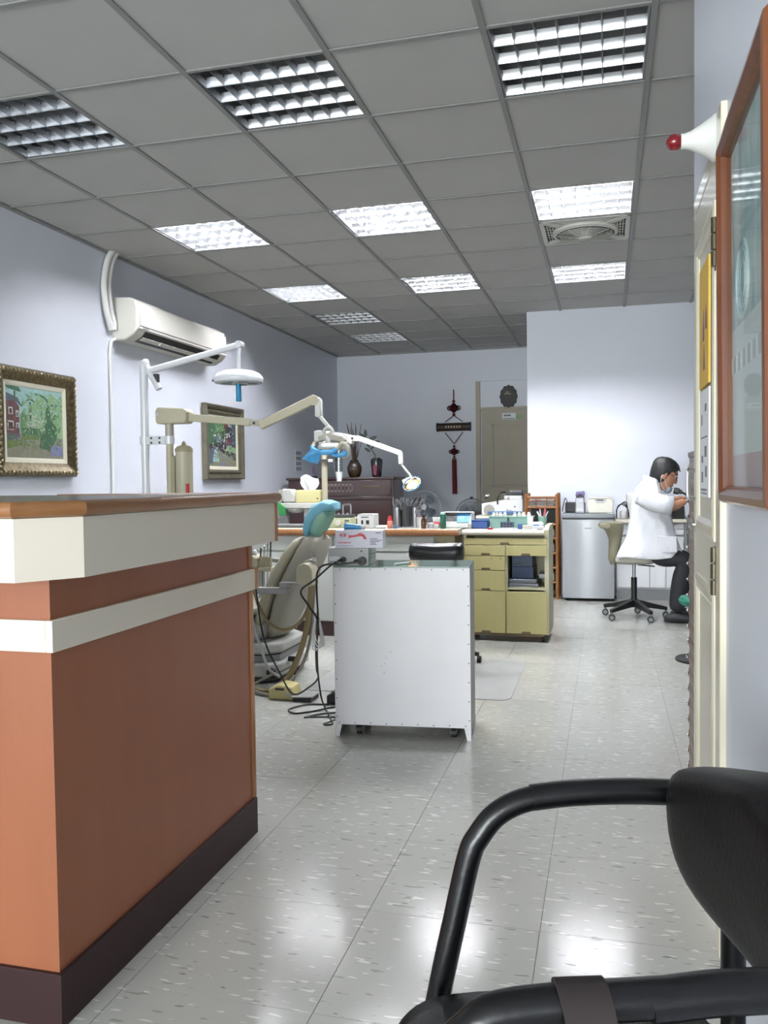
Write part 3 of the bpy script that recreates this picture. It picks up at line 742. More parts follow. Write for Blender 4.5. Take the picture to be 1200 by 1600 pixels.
for (zz0, zz1, xx, yy) in ((.962, 1.086, FX, CY1 - .006), (.802, .872, CX + .014, CY1 + .018), (.118, .80, CX + .003, CY1 - .004), (.872, .96, CX + .003, CY1 - .004)):
    b2(xx - .03, xx + .003, yy, yy + .022, zz0, zz1).wbuild('wood_edge', 'oak_v', rc, bevel=.003)
b2(FX - .3, FX - .0305, CY1 - .006, CY1 + .016, .962, 1.086).wbuild('wood_edge', 'oak_v', rc, bevel=.003)
# top: laminate slab with rounded wooden nosing along the edge
MB().prism([(XW, FYN + .02), (-1.115, FYN + .02), (FX - .012, 1.51), (FX - .012, CY1), (XW, CY1)], 1.087, 1.116, 'Z').wbuild('top_slab', 'counter_top', rc)
edge = [(XW, FYN), (-1.108, FYN), (FX, 1.503), (FX, CY1 + .01), (FX - .8, CY1 + .01)]
sec = [(-.018, -.0), (-.018, .032), (.002, .032), (.011, .027), (.014, .0165), (.011, .006), (.002, 0)]
for k in range(4):
    a, b_ = Vector(edge[k]).to_3d(), Vector(edge[k+1]).to_3d()
    def mit(i):
        p = Vector(edge[i])
        d0 = (p - Vector(edge[i-1])).normalized() if i > 0 else (Vector(edge[1]) - p).normalized()
        d1 = (Vector(edge[i+1]) - p).normalized() if i < 4 else d0
        n0, n1 = Vector((d0.y, -d0.x)), Vector((d1.y, -d1.x)); n = (n0 + n1); n = n/ n.length_squared*2
        return p, n
    rings = []
    for i in (k, k+1):
        p, n = mit(i); rings.append([(p.x + n.x*o_, p.y + n.y*o_, 1.087 + z_) for o_, z_ in sec])
    MB().loft(rings).wbuild('wood_nosing', 'oak', rc, ang=60)

# ================================================================== white steel cabinet in the middle
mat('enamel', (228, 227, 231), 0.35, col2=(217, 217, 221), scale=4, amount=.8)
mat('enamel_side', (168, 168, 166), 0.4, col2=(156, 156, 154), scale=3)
mat('rust', (70, 52, 40), 0.8)
mat('green_glass', (126, 158, 142), 0.06, col2=(102, 132, 118), scale=3, coat=.5)
A = math.atan2(.055, .6)
wcb = thing('steel_cabinet', 'white worn steel cabinet on legs with a green glass top', 'cabinet', (-.885, 3.63, 0), A)
cw, cd_, ch_ = .612, .305, .765
b2(-cw/2, cw/2, 0, .004, .055, ch_).build('back_panel', 'enamel', wcb, bevel=.001)
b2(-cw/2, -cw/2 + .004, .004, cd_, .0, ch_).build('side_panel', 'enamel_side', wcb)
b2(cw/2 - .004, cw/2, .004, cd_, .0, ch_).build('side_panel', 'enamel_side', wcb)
b2(-cw/2 + .004, cw/2 - .004, .004, cd_ - .004, ch_ - .004, ch_).build('top_panel', 'enamel', wcb)
b2(-cw/2 + .004, cw/2 - .004, cd_ - .02, cd_, .07, ch_ - .005).build('door_panel', 'enamel', wcb)
b2(-cw/2 + .004, cw/2 - .004, .005, cd_ - .02, .06, .066).build('base_plate', 'dark_grey', wcb)
for sx in (-1, 1): MB().prism([(sx*cw/2, 0), (sx*(cw/2 - .018), 0), (sx*(cw/2 - .03), .055), (sx*cw/2, .055)], 0, .004, 'Y').build('leg', 'enamel', wcb)
b2(-cw/2, cw/2, 0, cd_, ch_ + .0005, ch_ + .006).build('glass_top', 'green_glass', wcb)
def caster(parent, x, y, r=.022, m='rubber', z=0.0):
    c_ = MB().cyl((x - .010, y, r + z), (x + .010, y, r + z), r, n=16).build('caster', m, parent)
    MB().cyl((x - .0125, y, r + z), (x + .0125, y, r + z), r*.55, n=12).build('wheel_hub', 'mid_grey', c_)
    MB().b2(x - .016, x - .0135, y - r*.6, y + r*.6, r + z, 2.3*r + z).b2(x + .0135, x + .016, y - r*.6, y + r*.6, r + z, 2.3*r + z).b2(x - .016, x + .016, y - r*.6, y + r*.6, 2.2*r + z, 2.5*r + z).build('fork', 'dark_grey', c_)
caster(wcb, -.205, .05); caster(wcb, .225, .05); caster(wcb, -.205, .25); caster(wcb, .225, .25)
rv = MB().cyl((0, 0, 0), (0, -.0012, 0), .0028, n=6).mesh('rivet', 'rust')
for k in range(9):
    inst(rv, 'rivet', wcb, (-cw/2 + .03 + k*.069, 0, ch_ - .008 + random.uniform(-.002, .002)))
    inst(rv, 'rivet', wcb, (-cw/2 + .02 + k*.071, 0, .064 + random.uniform(-.002, .002)))
for k in range(8):
    for sx in (-1, 1): inst(rv, 'rivet', wcb, (sx*(cw/2 - .008), 0, .09 + k*.085))
for (x, z) in ((-.05, .39), (-.075, .335), (-.09, .325), (-.08, .295), (-.07, .36)): inst(rv, 'rivet', wcb, (x, 0, z), (0, 0, 0), (.7, 1, .7))

# grey power box and glove carton on it
mat('box_grey', (176, 179, 178), 0.45); mat('carton', (226, 224, 236), 0.5); mat('carton_red', (190, 40, 54), 0.5); mat('carton_pink', (214, 96, 104), 0.5); mat('ink', (60, 58, 84), 0.6)
ZT = ch_ + .0062
pb = thing('power_box', 'grey metal power supply box with two black plugs on the steel cabinet', 'box', (-1.085, 3.63, ZT), A)
b2(-.135, .052, 0, .19, 0, .08).build('case', 'box_grey', pb, bevel=.002)
for k in range(4):
    b2(.052, .0535, .03 + k*.035, .055 + k*.035, .03, .033).build('side_slot', 'mid_grey', pb); b2(.052, .0535, .03 + k*.035, .055 + k*.035, .045, .048).build('side_slot', 'mid_grey', pb)
MB().cyl((.02, 0, .066), (.02, -.003, .066), .004, n=8).build('screw', 'dark_grey', pb)
b2(-.128, -.08, -.001, 0, .022, .042).build('label_plate', 'paper', pb)
p1 = MB().cyl((-.062, 0, .028), (-.062, -.016, .028), .013, n=8).cyl((-.062, -.01, .028), (-.085, -.02, .024), .008, .005, n=8).build('plug', 'black', pb)
p2 = MB().cyl((.024, 0, .023), (.024, -.022, .023), .02, n=8).cyl((.012, -.012, .023), (-.012, -.018, .022), .01, .006, n=8).build('plug', 'black', pb)
gb = thing('glove_carton', 'white cardboard carton of examination gloves printed with a pink hand', 'carton', (-1.075, 3.625, ZT + .0805), A + .03)
b2(-.108, .108, .008, .098, 0, .078).build('carton_body', 'carton', gb, bevel=.001)
fy = .0078
def oval(cx, cz, rx, rz, n=24): return [(cx + rx*math.cos(2*PI*k/n), cz + rz*math.sin(2*PI*k/n)) for k in range(n)]
lg = MB().prism(oval(-.073, .058, .0165, .0095), fy - .0004, fy, 'Y').build('oval_logo', 'carton_red', gb)
MB().prism(oval(-.073, .058, .013, .007), fy - .0008, fy - .0003, 'Y').build('logo_field', 'carton', lg)
for (x, z, r) in ((-.079, .058, .0042), (-.067, .058, .0042)): MB().prism(oval(x, z, r, r), fy - .0012, fy - .0007, 'Y').build('logo_dot', 'carton_red', lg)
MB().prism([(-.049, .043), (-.046, .058), (-.03, .057), (-.012, .060), (.002, .067), (.014, .066), (.026, .058), (.033, .045), (.034, .037), (.029, .038), (.027, .043), (.022, .039), (.018, .041), (.021, .049), (.012, .052), (.0, .052), (-.02, .049), (-.035, .047)], fy - .0004, fy, 'Y').build('printed_hand', 'carton_pink', gb)
MB().prism([(.012, .058), (.022, .054), (.032, .044), (.034, .037), (.029, .038), (.022, .049), (.012, .054)], fy - .0008, fy - .0003, 'Y').build('printed_fingers', 'carton_red', gb)
text('print_line', 'for your Examination Gloves', .0062, 'ink', gb, (-.1, fy, .008), (PI/2, 0, 0), .0002)
for k, (x_, w_) in enumerate(((-.096, .008), (-.086, .012), (-.072, .02), (-.05, .012))): b2(x_, x_ + w_, fy - .0003, fy, .0215, .026).build('print_line', 'carton_pink', gb)
for k, t_ in enumerate((.034, .055, .042, .026, .03)):
    b2(.05, .05 + t_, fy - .0003, fy, .040 - k*.0065, .0425 - k*.0065).build('print_line', 'ink', gb)
b2(.076, .10, fy - .0003, fy, .066, .069).build('print_line', 'ink', gb)
for k in range(4): b2(-.1083, -.108, .03, .075, .012 + k*.015, .018 + k*.015).build('print_line', 'ink', gb)
# blue paste tube lying on the carton, thermometer-like pen on the glass
mat('tube_blue', (66, 150, 206), 0.3, col2=(90, 170, 220), scale=40)
pt = thing('paste_tube', 'blue crimped paste tube lying on the glove carton', 'tube', (-1.10, 3.68, ZT + .1595), A)
MB().loft([[(-.055, -.004*a*0 + .022*math.cos(2*PI*k/14)*1, .016 + .015*math.sin(2*PI*k/14)) for k in range(14) for a in (1,)], [(-.02, .018*math.cos(2*PI*k/14), .014 + .0135*math.sin(2*PI*k/14)) for k in range(14)], [(.022, .012*math.cos(2*PI*k/14), .011 + .0105*math.sin(2*PI*k/14)) for k in range(14)]]).build('tube_body', 'tube_blue', pt)
MB().cyl((.022, 0, .0105), (.04, 0, .0105), .010, .007, n=12).build('cap', 'cream_plastic', pt)
MB().lathe([(.021, 0), (.013, .001), (.013, .006), (.02, .006)], (-.0555, 0, .016), n=14, axis='X').build('rim', 'white_plastic', pt)
pn = thing('pen', 'white and black pen lying on the green glass top', 'pen', (-.90, 3.72, ZT + .0002), 1.1)
MB().cyl((-.05, 0, .0045), (.05, 0, .0045), .0042, n=10).build('barrel', 'white_plastic', pn)
MB().cyl((.05, 0, .0045), (.065, 0, .0045), .0042, .0008, n=10).build('tip', 'black', pn)

# black cords from the plugs down to the floor
def cord(name, label, pts, r, m, cat='cable', group=None):
    return tag(MB().tube(smooth_path(pts, 8), r, 7).build(name, m), label, cat, group)
cord('power_cable', 'black power cable from the hexagonal plug, looping loose on the floor', [(-1.062, 3.60, ZT + .022), (-1.14, 3.585, ZT + .012), (-1.22, 3.57, ZT + .008), (-1.265, 3.60, .74), (-1.29, 3.66, .65), (-1.30, 3.70, .52), (-1.335, 3.78, .38), (-1.375, 3.90, .22), (-1.395, 3.98, .12), (-1.39, 4.0, .05), (-1.36, 3.98, .004), (-1.30, 3.86, .004), (-1.262, 3.77, .004), (-1.30, 3.765, .004), (-1.27, 3.88, .004), (-1.40, 3.86, .004), (-1.425, 3.85, .004), (-1.36, 3.93, .004), (-1.25, 3.99, .004)], .0045, 'black')
cord('power_cable', 'black power cable from the small plug, swinging across to the dental chair', [(-1.165, 3.59, ZT + .022), (-1.20, 3.575, ZT - .0), (-1.262, 3.56, .715), (-1.345, 3.60, .655), (-1.33, 3.66, .58), (-1.30, 3.70, .50), (-1.34, 3.78, .37), (-1.375, 3.88, .24), (-1.40, 3.97, .17), (-1.45, 3.98, .12), (-1.53, 3.96, .085), (-1.60, 3.96, .19), (-1.68, 3.95, .37), (-1.72, 3.95, .64)], .0045, 'black')
cord('floor_cable', 'black pedal cable curling on the floor beside the steel cabinet', [(-1.29, 4.155, .02), (-1.40, 4.10, .005), (-1.50, 4.07, .005), (-1.555, 3.965, .005), (-1.50, 3.90, .005), (-1.42, 3.96, .005), (-1.36, 4.04, .005), (-1.30, 4.06, .005), (-1.22, 4.03, .005)], .0045, 'black')
wt = thing('clear_tubing', 'coil of pale thin tubing tied to the hanging cords', 'tubing', (-1.31, 3.71, .36))
for k in range(4): MB().tube(smooth_path([(-1.305, 3.70, .545), (-1.325 + .006*k, 3.69 - .005*k, .45), (-1.32 + .008*k, 3.69, .37 + .01*k), (-1.29 + .006*k, 3.70, .40), (-1.30, 3.705, .54)], 6, True), .0025, 5, closed=True).wbuild('loop', 'white_plastic', wt)
MB().tube([(-1.312, 3.697, .54), (-1.295, 3.703, .55)], .006, 6).wbuild('cable_tie', 'white_plastic', wt)
# floor mat under the cabinet and pedals
mat('mat_grey', (150, 150, 146), 0.6, col2=(142, 142, 138), scale=6)
om = []
def rr(x0, x1, y0, y1, r):
    o = []
    for (cx, cy, a0) in ((x1 - r, y1 - r, 0), (x0 + r, y1 - r, PI/2), (x0 + r, y0 + r, PI), (x1 - r, y0 + r, 1.5*PI)):
        for k in range(5): a = a0 + k*PI/8; o.append((cx + r*math.cos(a), cy + r*math.sin(a)))
    return o
fm = MB().prism(rr(-1.62, -.49, 4.37, 5.40, .06), .0002, .003, 'Z')
tag(fm.build('floor_mat', 'mat_grey'), 'flat grey plastic floor mat behind the steel cabinet', 'mat')
fp = thing('foot_pedal', 'black foot pedal half hidden behind the steel cabinet', 'pedal', (-1.33, 4.16, 0))
MB().prism([(-.075, 0), (.075, 0), (.075, .055), (-.04, .06), (-.075, .045)], -.05, .05, 'Y').build('body', 'black', fp, bevel=.006)
b2(-.05, .07, -.042, .042, .06, .066).build('tread', 'dark_grey', fp)
# ================================================================== long worktop bench and the yellow trolley cabinet
mat('bench_top', (214, 206, 186), 0.35, col2=(204, 196, 176), scale=20)
mat('bench_white', (214, 216, 210), 0.45, col2=(204, 206, 200), scale=3)
mat('bench_dark', (58, 36, 34), 0.5)
BY = 5.93; BX0, BX1 = -3.43, -1.02
bc = thing('work_bench', 'long white bench with wooden edged worktop behind the dental chair', 'bench', (-2.2, 6.2, 0))
b2(BX0, BX1 - .06, BY + .03, 6.50, .11, .755).wbuild('carcass', 'bench_white', bc)
for (x0, x1) in ((-2.72, -1.965), (-1.955, -1.20)):
    b2(x0, x1, BY + .012, BY + .03, .64, .745).wbuild('drawer_front', 'bench_white', bc, bevel=.002)
    b2(x0, x1, BY + .012, BY + .03, .115, .625).wbuild('cupboard_door', 'bench_white', bc, bevel=.002)
b2(-1.19, BX1 - .03, BY + .02, 6.48, .11, .752).wbuild('end_board', 'beige_dark', bc)
b2(BX0, BX1 - .03, BY + .03, 6.50, 0, .115).wbuild('kick_board', 'bench_dark', bc)
b2(BX0, BX1, BY + .012, 6.52, .757, .8).wbuild('worktop', 'bench_top', bc)
MB().prism([(BY - .012, .755), (BY - .017, .762), (BY - .017, .792), (BY - .011, .80), (BY + .0115, .80), (BY + .0115, .755)], BX0, BX1, 'X').wbuild('wood_nosing', 'oak_v', bc, ang=60)
for (x, z) in ((-1.30, .69), (-1.315, .672), (-1.33, .70)): MB().cyl((x, BY + .012, z), (x, BY + .009, z), .006, n=8).wbuild('knob_hole', 'dark_grey', bc)
ol_ = tag(b2(-2.36, -2.26, BY + .026, BY + .0298, .055, .105).build('wall_socket', 'cream_plastic'), 'cream double power socket on the dark kick board of the bench', 'socket')
for x in (-2.335, -2.31, -2.285): b2(x - .003, x + .003, BY + .0245, BY + .026, .07, .088).build('slot', 'dark_grey', ol_)

mat('yellow_wood', (196, 186, 130), 0.5, col2=(180, 170, 116), scale=5, stretch=(3, 3, .4), amount=.8, bump=.1, bscale=120)
mat('yellow_edge', (206, 202, 170), 0.5, col2=(190, 186, 152), scale=6)
mat('handle_brown', (116, 98, 66), 0.45)
yc = thing('trolley_cabinet', 'pale yellow wooden cabinet on castors with drawers and white rounded top', 'cabinet', (-.69, 6.15, 0), math.radians(-1.2))
yw, yd = .30, .36
MB().b2(-yw, -yw + .018, -.15, yd - .15, .055, .755).b2(yw - .03, yw, -.15, yd - .15, .055, .78).b2(-yw + .018, yw - .03, yd - .17, yd - .15, .055, .755).b2(-yw + .018, yw - .03, -.14, yd - .17, .055, .075).b2(-.012, .012, -.147, yd - .17, .075, .69).b2(.012, yw - .03, -.145, yd - .17, .37, .386).b2(.012, yw - .03, -.145, yd - .17, .615, .625).build('carcass', 'yellow_edge', yc)
def ydrawer(x0, x1, z0, z1, hx, kind='drawer'):
    w = .05; fy0 = -.165; fy1 = -.15
    hw, hh = .034, .016
    o = [(x0, z0), (hx - hw, z0), (hx - hw + .006, z0 + hh), (hx + hw - .006, z0 + hh), (hx + hw, z0), (x1, z0), (x1, z1), (x0, z1)]
    d_ = MB().prism(o, fy0, fy1, 'Y').build(kind, 'yellow_wood', yc, bevel=.0015)
    MB().prism([(hx - hw + .001, z0 + .001), (hx - hw + .0065, z0 + hh - .0005), (hx + hw - .0065, z0 + hh - .0005), (hx + hw - .001, z0 + .001)], fy0 + .004, fy1 - .001, 'Y').build('finger_pull', 'handle_brown', d_)
L0, L1, R0, R1 = -yw + .003, -.004, .004, yw - .012
ydrawer(L0, R1, .690, .735, -.005)
ydrawer(L0, L1, .612, .686, -.142)
ydrawer(R0, R1, .612, .686, .142)
ydrawer(L0, L1, .508, .608, -.142)
ydrawer(L0, L1, .362, .504, -.142)
ydrawer(L0, L1, .06, .358, -.142, 'cupboard_door')
ydrawer(R0, R1, .06, .358, .142, 'cupboard_door')
for x in (-.10, -.035): MB().cyl((x, -.165, .592), (x, -.168, .592), .005, n=8).build('drawer_screw', 'handle_brown', yc)
MB().prism([(-.172, .757), (-.18, .765), (-.183, .775), (-.18, .785), (-.172, .793), (-.15, .795), (yd - .15, .795), (yd - .15, .757)], -yw - .008, yw - .031, 'X').build('worktop', 'laminate_white', yc, ang=60)
MB().prism([(-.16, .757), (-.16, .795), (-.08, .825), (yd - .15, .825), (yd - .15, .757)], yw - .03, yw + .001, 'X').build('side_upstand', 'yellow_edge', yc)
b2(-yw + .01, yw - .035, -.145, yd - .17, .04, .0545).build('base_board', 'handle_brown', yc)
for x in (-.26, .255):
    for y in (-.12, .17): caster(yc, x, y, .0195)
# things in the open niche
mat('navy_box', (40, 58, 92), 0.45, col2=(46, 66, 102), scale=4); mat('navy_lid', (58, 72, 96), 0.45); mat('silver_case', (110, 114, 120), 0.35, 0.4)
ang = math.radians(-1.2); ROT = Matrix.Rotation(ang, 4, 'Z')
def onyc(x, y, z): p = ROT @ Vector((x, y, 0)); return (-.69 + p.x, 6.15 + p.y, z)
nb = thing('blue_carton', 'dark blue carton in the open niche of the yellow cabinet', 'box', onyc(.11, .02, .4465), ang)
b2(-.073, .077, -.12, .1, 0, .083).build('lower_half', 'navy_box', nb, bevel=.002); b2(-.073, .070, -.12, .1, .0835, .164).build('upper_half', 'navy_lid', nb, bevel=.002)
for k in range(6): b2(-.06 + k*.009, -.053 + k*.009, -.121, -.12, .1, .108).build('printed_letter', 'black', nb)
for k in range(2):
    cs = thing('flat_case', ['flat grey case at the bottom of the yellow cabinet niche', 'flat grey case lying under the dark blue carton'][k], 'case', onyc(.125, .0, .3868 + k*.03), ang, 'flat cases in the niche')
    b2(-.108, .10 - .01*k, -.13, .12, 0, .026).build('case_body', 'silver_case', cs, bevel=.004); b2(-.1, .09, -.1305, -.13, .011, .014).build('seam', 'dark_grey', cs)
sb = thing('small_carton', 'small white carton beside the dark blue carton in the niche', 'box', onyc(.245, .02, .4462), ang)
b2(-.022, .022, -.08, .04, 0, .04).build('carton_body', 'paper', sb, bevel=.002); b2(-.022, .022, -.0805, -.08, .028, .04).build('label_strip', 'dark_grey', sb)

# ================================================================== things standing on the bench (worktop z = .80)
ZB = .8005
def bottle(name, label, x, y, z, prof, m, capm, capprof, cat='bottle', n=18):
    t = thing(name, label, cat, (x, y, z)); MB().lathe(prof, n=n).build('bottle_body', m, t); MB().lathe(capprof, n=n).build('cap', capm, t); return t
mat('amber', (70, 36, 14), 0.12, coat=.5); mat('salmon', (226, 150, 128), 0.35); mat('pink_red', (214, 66, 74), 0.35); mat('teal_glass', (28, 92, 74), 0.3); mat('mint', (176, 214, 196), 0.4)
bottle('soap_bottle', 'small salmon pink bottle with a red collar on the bench', -1.552, 6.05, ZB, [(.018, 0), (.02, .003), (.02, .05), (.017, .056)], 'salmon', 'pink_red', [(.0165, .0565), (.0165, .073), (.011, .075), (.011, .092), (.001, .093)])
bottle('amber_bottle', 'brown amber glass bottle with black cap on the bench', -1.29, 6.02, ZB, [(.018, 0), (.019, .003), (.019, .062), (.013, .076), (.009, .078), (.009, .084)], 'amber', 'black', [(.011, .0845), (.011, .102), (.001, .1025)])
bottle('green_bottle', 'dark green round bottle with pale cap beside the white sterilizer', -1.148, 6.03, ZB, [(.020, 0), (.022, .003), (.022, .1), (.02, .104)], 'teal_glass', 'mint', [(.02, .1045), (.018, .116), (.012, .12), (.001, .1205)])
# instrument burner / small hot bath on the left
mat('dial_green', (196, 200, 164), 0.45)
hb = thing('wax_heater', 'pale green countertop device with a round dial and glass lid', 'device', (-1.965, 6.15, ZB))
b2(-.10, .10, -.06, .08, 0, .075).build('case', 'dial_green', hb, bevel=.004)
MB().cyl((.0, -.06, .04), (.0, -.068, .04), .024, n=20).build('dial', 'cream_plastic', hb)
MB().cyl((-.065, -.06, .04), (-.065, -.064, .04), .014, n=16).build('small_dial', 'cream_plastic', hb)
b2(.05, .085, -.0615, -.06, .05, .06).build('switch', 'dark_grey', hb)
b2(-.05, .10, -.05, .07, .0755, .10).build('dark_lid', 'dark_grey', hb, bevel=.004)
for k in range(4): MB().cyl((-.04 + .035*k, -.03, .10), (-.04 + .035*k, -.03, .112), .009, n=8).build('lid_knob', 'chrome', hb)
MB().tube(smooth_path([(.01, .03, .10), (.01, .03, .16), (.014, .03, .172), (.06, .03, .175), (.072, .03, .165), (.072, .03, .10)], 5), .006, 8).build('tap', 'chrome', hb)
wb = thing('white_control_box', 'small white control box with two switches on the bench', 'device', (-1.745, 6.12, ZB))
MB().prism([(-.06, 0), (.07, 0), (.07, .105), (-.055, .105), (-.06, .09)], -.07, .07, 'Y').build('case', 'white_plastic', wb, bevel=.004)
for (x, w_) in ((-.02, .008), (.022, .012)): b2(x - w_, x + w_, -.072, -.0695, .03, .06).build('switch', 'black', wb)
b2(-.03, .03, -.0705, -.07, .078, .088).build('label_plate', 'mid_grey', wb); b2(-.055, .065, -.0702, -.0695, .098, .102).build('groove', 'dark_grey', wb)
MB().tube([(-.062, -.03, .07), (-.085, -.04, .085)], .005, 6).build('side_lever', 'white_plastic', wb)
# instrument jar: steel cans with pliers
ij = thing('instrument_rack', 'steel rack full of pliers and forceps on the bench', 'rack', (-1.452, 6.17, ZB))
b2(-.10, .10, -.05, .05, 0, .008).build('base', 'steel', ij)
MB().cyl((-.07, 0, .008), (-.07, 0, .15), .035, n=18).build('steel_can', 'steel', ij); MB().cyl((.0, -.01, .008), (.0, -.01, .16), .033, n=18).build('dark_can', 'dark_grey', ij); MB().cyl((.066, 0, .008), (.066, 0, .15), .03, n=18).build('steel_can', 'steel', ij)
for k in range(12):
    x = -.10 + .018*k + random.uniform(-.004, .004); a = random.uniform(-.04, .04); y = random.uniform(-.02, .03)
    t_ = MB().tube([(x, y, .13), (x + a*.5, y, .185), (x + a + .012, y, .20 + random.uniform(0, .03))], .0045, 6).tube([(x + .008, y, .13), (x - a*.3, y, .18), (x - a - .012, y, .195 + random.uniform(0, .02))], .0045, 6)
    t_.build('pliers', 'chrome', ij)
cj = thing('instrument_cup', 'white plastic cup holding silver instruments near the amber bottle', 'cup', (-1.332, 6.13, ZB))
MB().lathe([(.033, 0), (.038, .08), (.035, .08), (.031, .005), (.001, .004)], n=18, caps=False).build('cup_body', 'white_plastic', cj)
for k in range(4): MB().tube([(-.02 + k*.008, 0, .05), (-.045 + k*.01, 0, .12), (-.03 + k*.012, 0, .135)], .005, 6).build('forceps', 'chrome', cj)
# little tubs near the green bottle
for k, (x, y, r, h, m_, lab) in enumerate(((-1.215, 6.16, .036, .075, 'white_plastic', 'white lidded jar with a pink label on the bench'), (-1.245, 6.06, .027, .04, 'carton', 'small lilac tub with low lid on the bench'), (-1.20, 6.03, .018, .03, 'white_plastic', 'tiny white pot beside the green bottle'))):
    t = thing('tub', lab, 'tub', (x, y, ZB), 0, 'small tubs on the bench')
    MB().lathe([(r*.93, 0), (r, .003), (r, h*.75)], n=18).build('tub_body', m_, t); MB().lathe([(r*1.05, h*.755), (r*1.05, h*.98), (r*.9, h)], n=18).build('lid', 'white_plastic', t)
    if k == 0: MB().lathe([(r*1.008, h*.25), (r*1.008, h*.6)], n=18, caps=False).build('label_band', 'carton_pink', t)
# white sterilizer box with window and blue film, paper on top
mat('window_dark', (44, 44, 46), 0.15)
st = thing('sterilizer', 'white countertop box with dark slanted window and blue film patch', 'device', (-1.135 + .105, 6.19, ZB), 0)
ST = [(-.09, 0), (-.09, .045), (-.055, .105), (.09, .11), (.09, 0)]
MB().prism(ST, -.145, .075, 'X').build('case', 'white_plastic', st, bevel=.005)
sl_rot = Matrix.Rotation(-math.atan2(.06, .035) , 3, 'X')
def slant(u0, u1, v0, v1, lift):   # patch on the slanted front
    P_ = lambda v: (-.09 + .035*v, .045 + .06*v)
    n_ = Vector((-.06, .035)).normalized()*lift
    a, b_ = P_(v0), P_(v1)
    return MB().loft([[(u, a[0], a[1]), (u, b_[0], b_[1]), (u, b_[0] + n_.x, b_[1] + n_.y), (u, a[0] + n_.x, a[1] + n_.y)] for u in (u0, u1)])
slant(-.135, -.03, .08, .92, .0015).build('window', 'window_dark', st); slant(-.10, -.06, .1, .9, .002).build('reflection_strip', 'dark_grey', st)
slant(-.03, .065, -.05, 1.0, .002).build('film_patch', 'blue_film', st)
pg = MB(); 
for k in range(3): pg.box((-.04 + .012*k, .0, .1125 + .0012*k), (.22 - .02*k, .15, .0008), Matrix.Rotation(.06*k - .05, 3, 'Z'))
tag(pg.build('paper_sheets', 'paper'), 'loose white sheets lying on the slanted sterilizer box', 'paper').location = (-1.135 + .105, 6.19, ZB)

# ================================================================== on the yellow cabinet (z = .795)
ZY = .7955
mat('blue_plastic', (36, 74, 140), 0.35); mat('clear_green', (150, 190, 176), 0.25); mat('blue_cloth', (110, 150, 200), 0.6)
t = thing('blue_tray_box', 'low dark blue plastic box at the left end of the yellow cabinet', 'box', onyc(-.205, .02, ZY), ang)
MB().prism([(-.06, 0), (.055, 0), (.06, .055), (-.065, .055)], -.06, .06, 'Y').build('box_body', 'blue_plastic', t, bevel=.004); MB().prism([(-.067, .0555), (.062, .0555), (.055, .066), (-.06, .062)], -.062, .062, 'Y').build('lid', 'blue_plastic', t, bevel=.003)
def basket(label, x, y, w, d, h):
    t = thing('green_basket', label, 'basket', onyc(x, y, ZY), ang, 'translucent green baskets')
    o = lambda s, z: [(sx*w*s, sy*d*s, z) for sx, sy in ((-1, -1), (1, -1), (1, 1), (-1, 1))]
    MB().loft([o(.85, 0), o(1, h), o(1.06, h + .002), o(1.06, h - .003), o(.97, h - .004), o(.83, .004)]).build('basket_shell', 'clear_green', t)
    for k in range(4):
        xx = -w*.6 + k*w*.4
        MB().lathe([(.014, .01), (.014, h + .012), (.010, h + .016), (.010, h + .03), (.001, h + .031)], (xx, random.uniform(-.02, .02), 0), n=12).build('bottle', ['white_plastic', 'cream_plastic', 'paper', 'white_plastic'][k], t)
    return t
basket('translucent green basket of bottles, left one', -.08, .09, .068, .055, .085)
basket('translucent green basket of bottles, right one', .085, .09, .085, .055, .085)
t = thing('vial_rack', 'dark vial rack with round holes in front of the green baskets', 'rack', onyc(-.005, -.04, ZY), ang)
b2(-.045, .045, -.025, .025, 0, .05).build('rack_body', 'navy_lid', t)
for k in range(4):
    for q in range(2): MB().cyl((-.033 + k*.022, -.025, .014 + q*.022), (-.033 + k*.022, -.027, .014 + q*.022), .008, n=10).build('hole', 'black', t)
t = thing('red_dish', 'tiny red dish at the front of the yellow cabinet', 'dish', onyc(-.115, -.12, ZY)); MB().lathe([(.018, 0), (.026, .01), (.024, .0105), (.016, .003), (.001, .003)], n=18, caps=False).build('dish_body', 'red', t); MB().lathe([(.022, .0045), (.001, .006)], n=16).build('content', 'pink_red', t)
t = thing('white_bottle', 'square white pump bottle behind the paper trays', 'bottle', onyc(.155, .02, ZY), ang); b2(-.02, .02, -.015, .015, 0, .085).build('bottle_body', 'white_plastic', t, bevel=.004); MB().cyl((0, 0, .085), (0, 0, .10), .008, n=10).build('cap', 'white_plastic', t)
t = thing('tissue_pack', 'low white pack beside the cup of brushes', 'pack', onyc(.205, .0, ZY), ang); MB().prism([(-.05, 0), (.04, 0), (.045, .03), (.03, .05), (-.045, .045)], -.05, .05, 'Y').build('pack_body', 'paper', t, bevel=.006); b2(-.03, .02, -.052, -.05, .02, .032).build('printed_band', 'blue_cloth', t)
t = thing('brush_cup', 'clear cup of pale brushes and pink tubes on the yellow cabinet', 'cup', onyc(.235, .10, ZY)); MB().lathe([(.026, 0), (.033, .085), (.031, .085), (.024, .004), (.001, .003)], n=18, caps=False).build('cup_body', 'clear_green', t)
for k in range(6):
    a = k*1.05; x_, y_ = .015*math.cos(a), .012*math.sin(a)
    MB().tube([(x_*.6, y_*.6, .006), (x_*1.6, y_*1.6, .09), (x_*2.6, y_, .12 + .012*(k % 3))], .0065 if k % 2 else .005, 6).build('brush', ['paper', 'white_plastic', 'carton_pink'][k % 3], t)
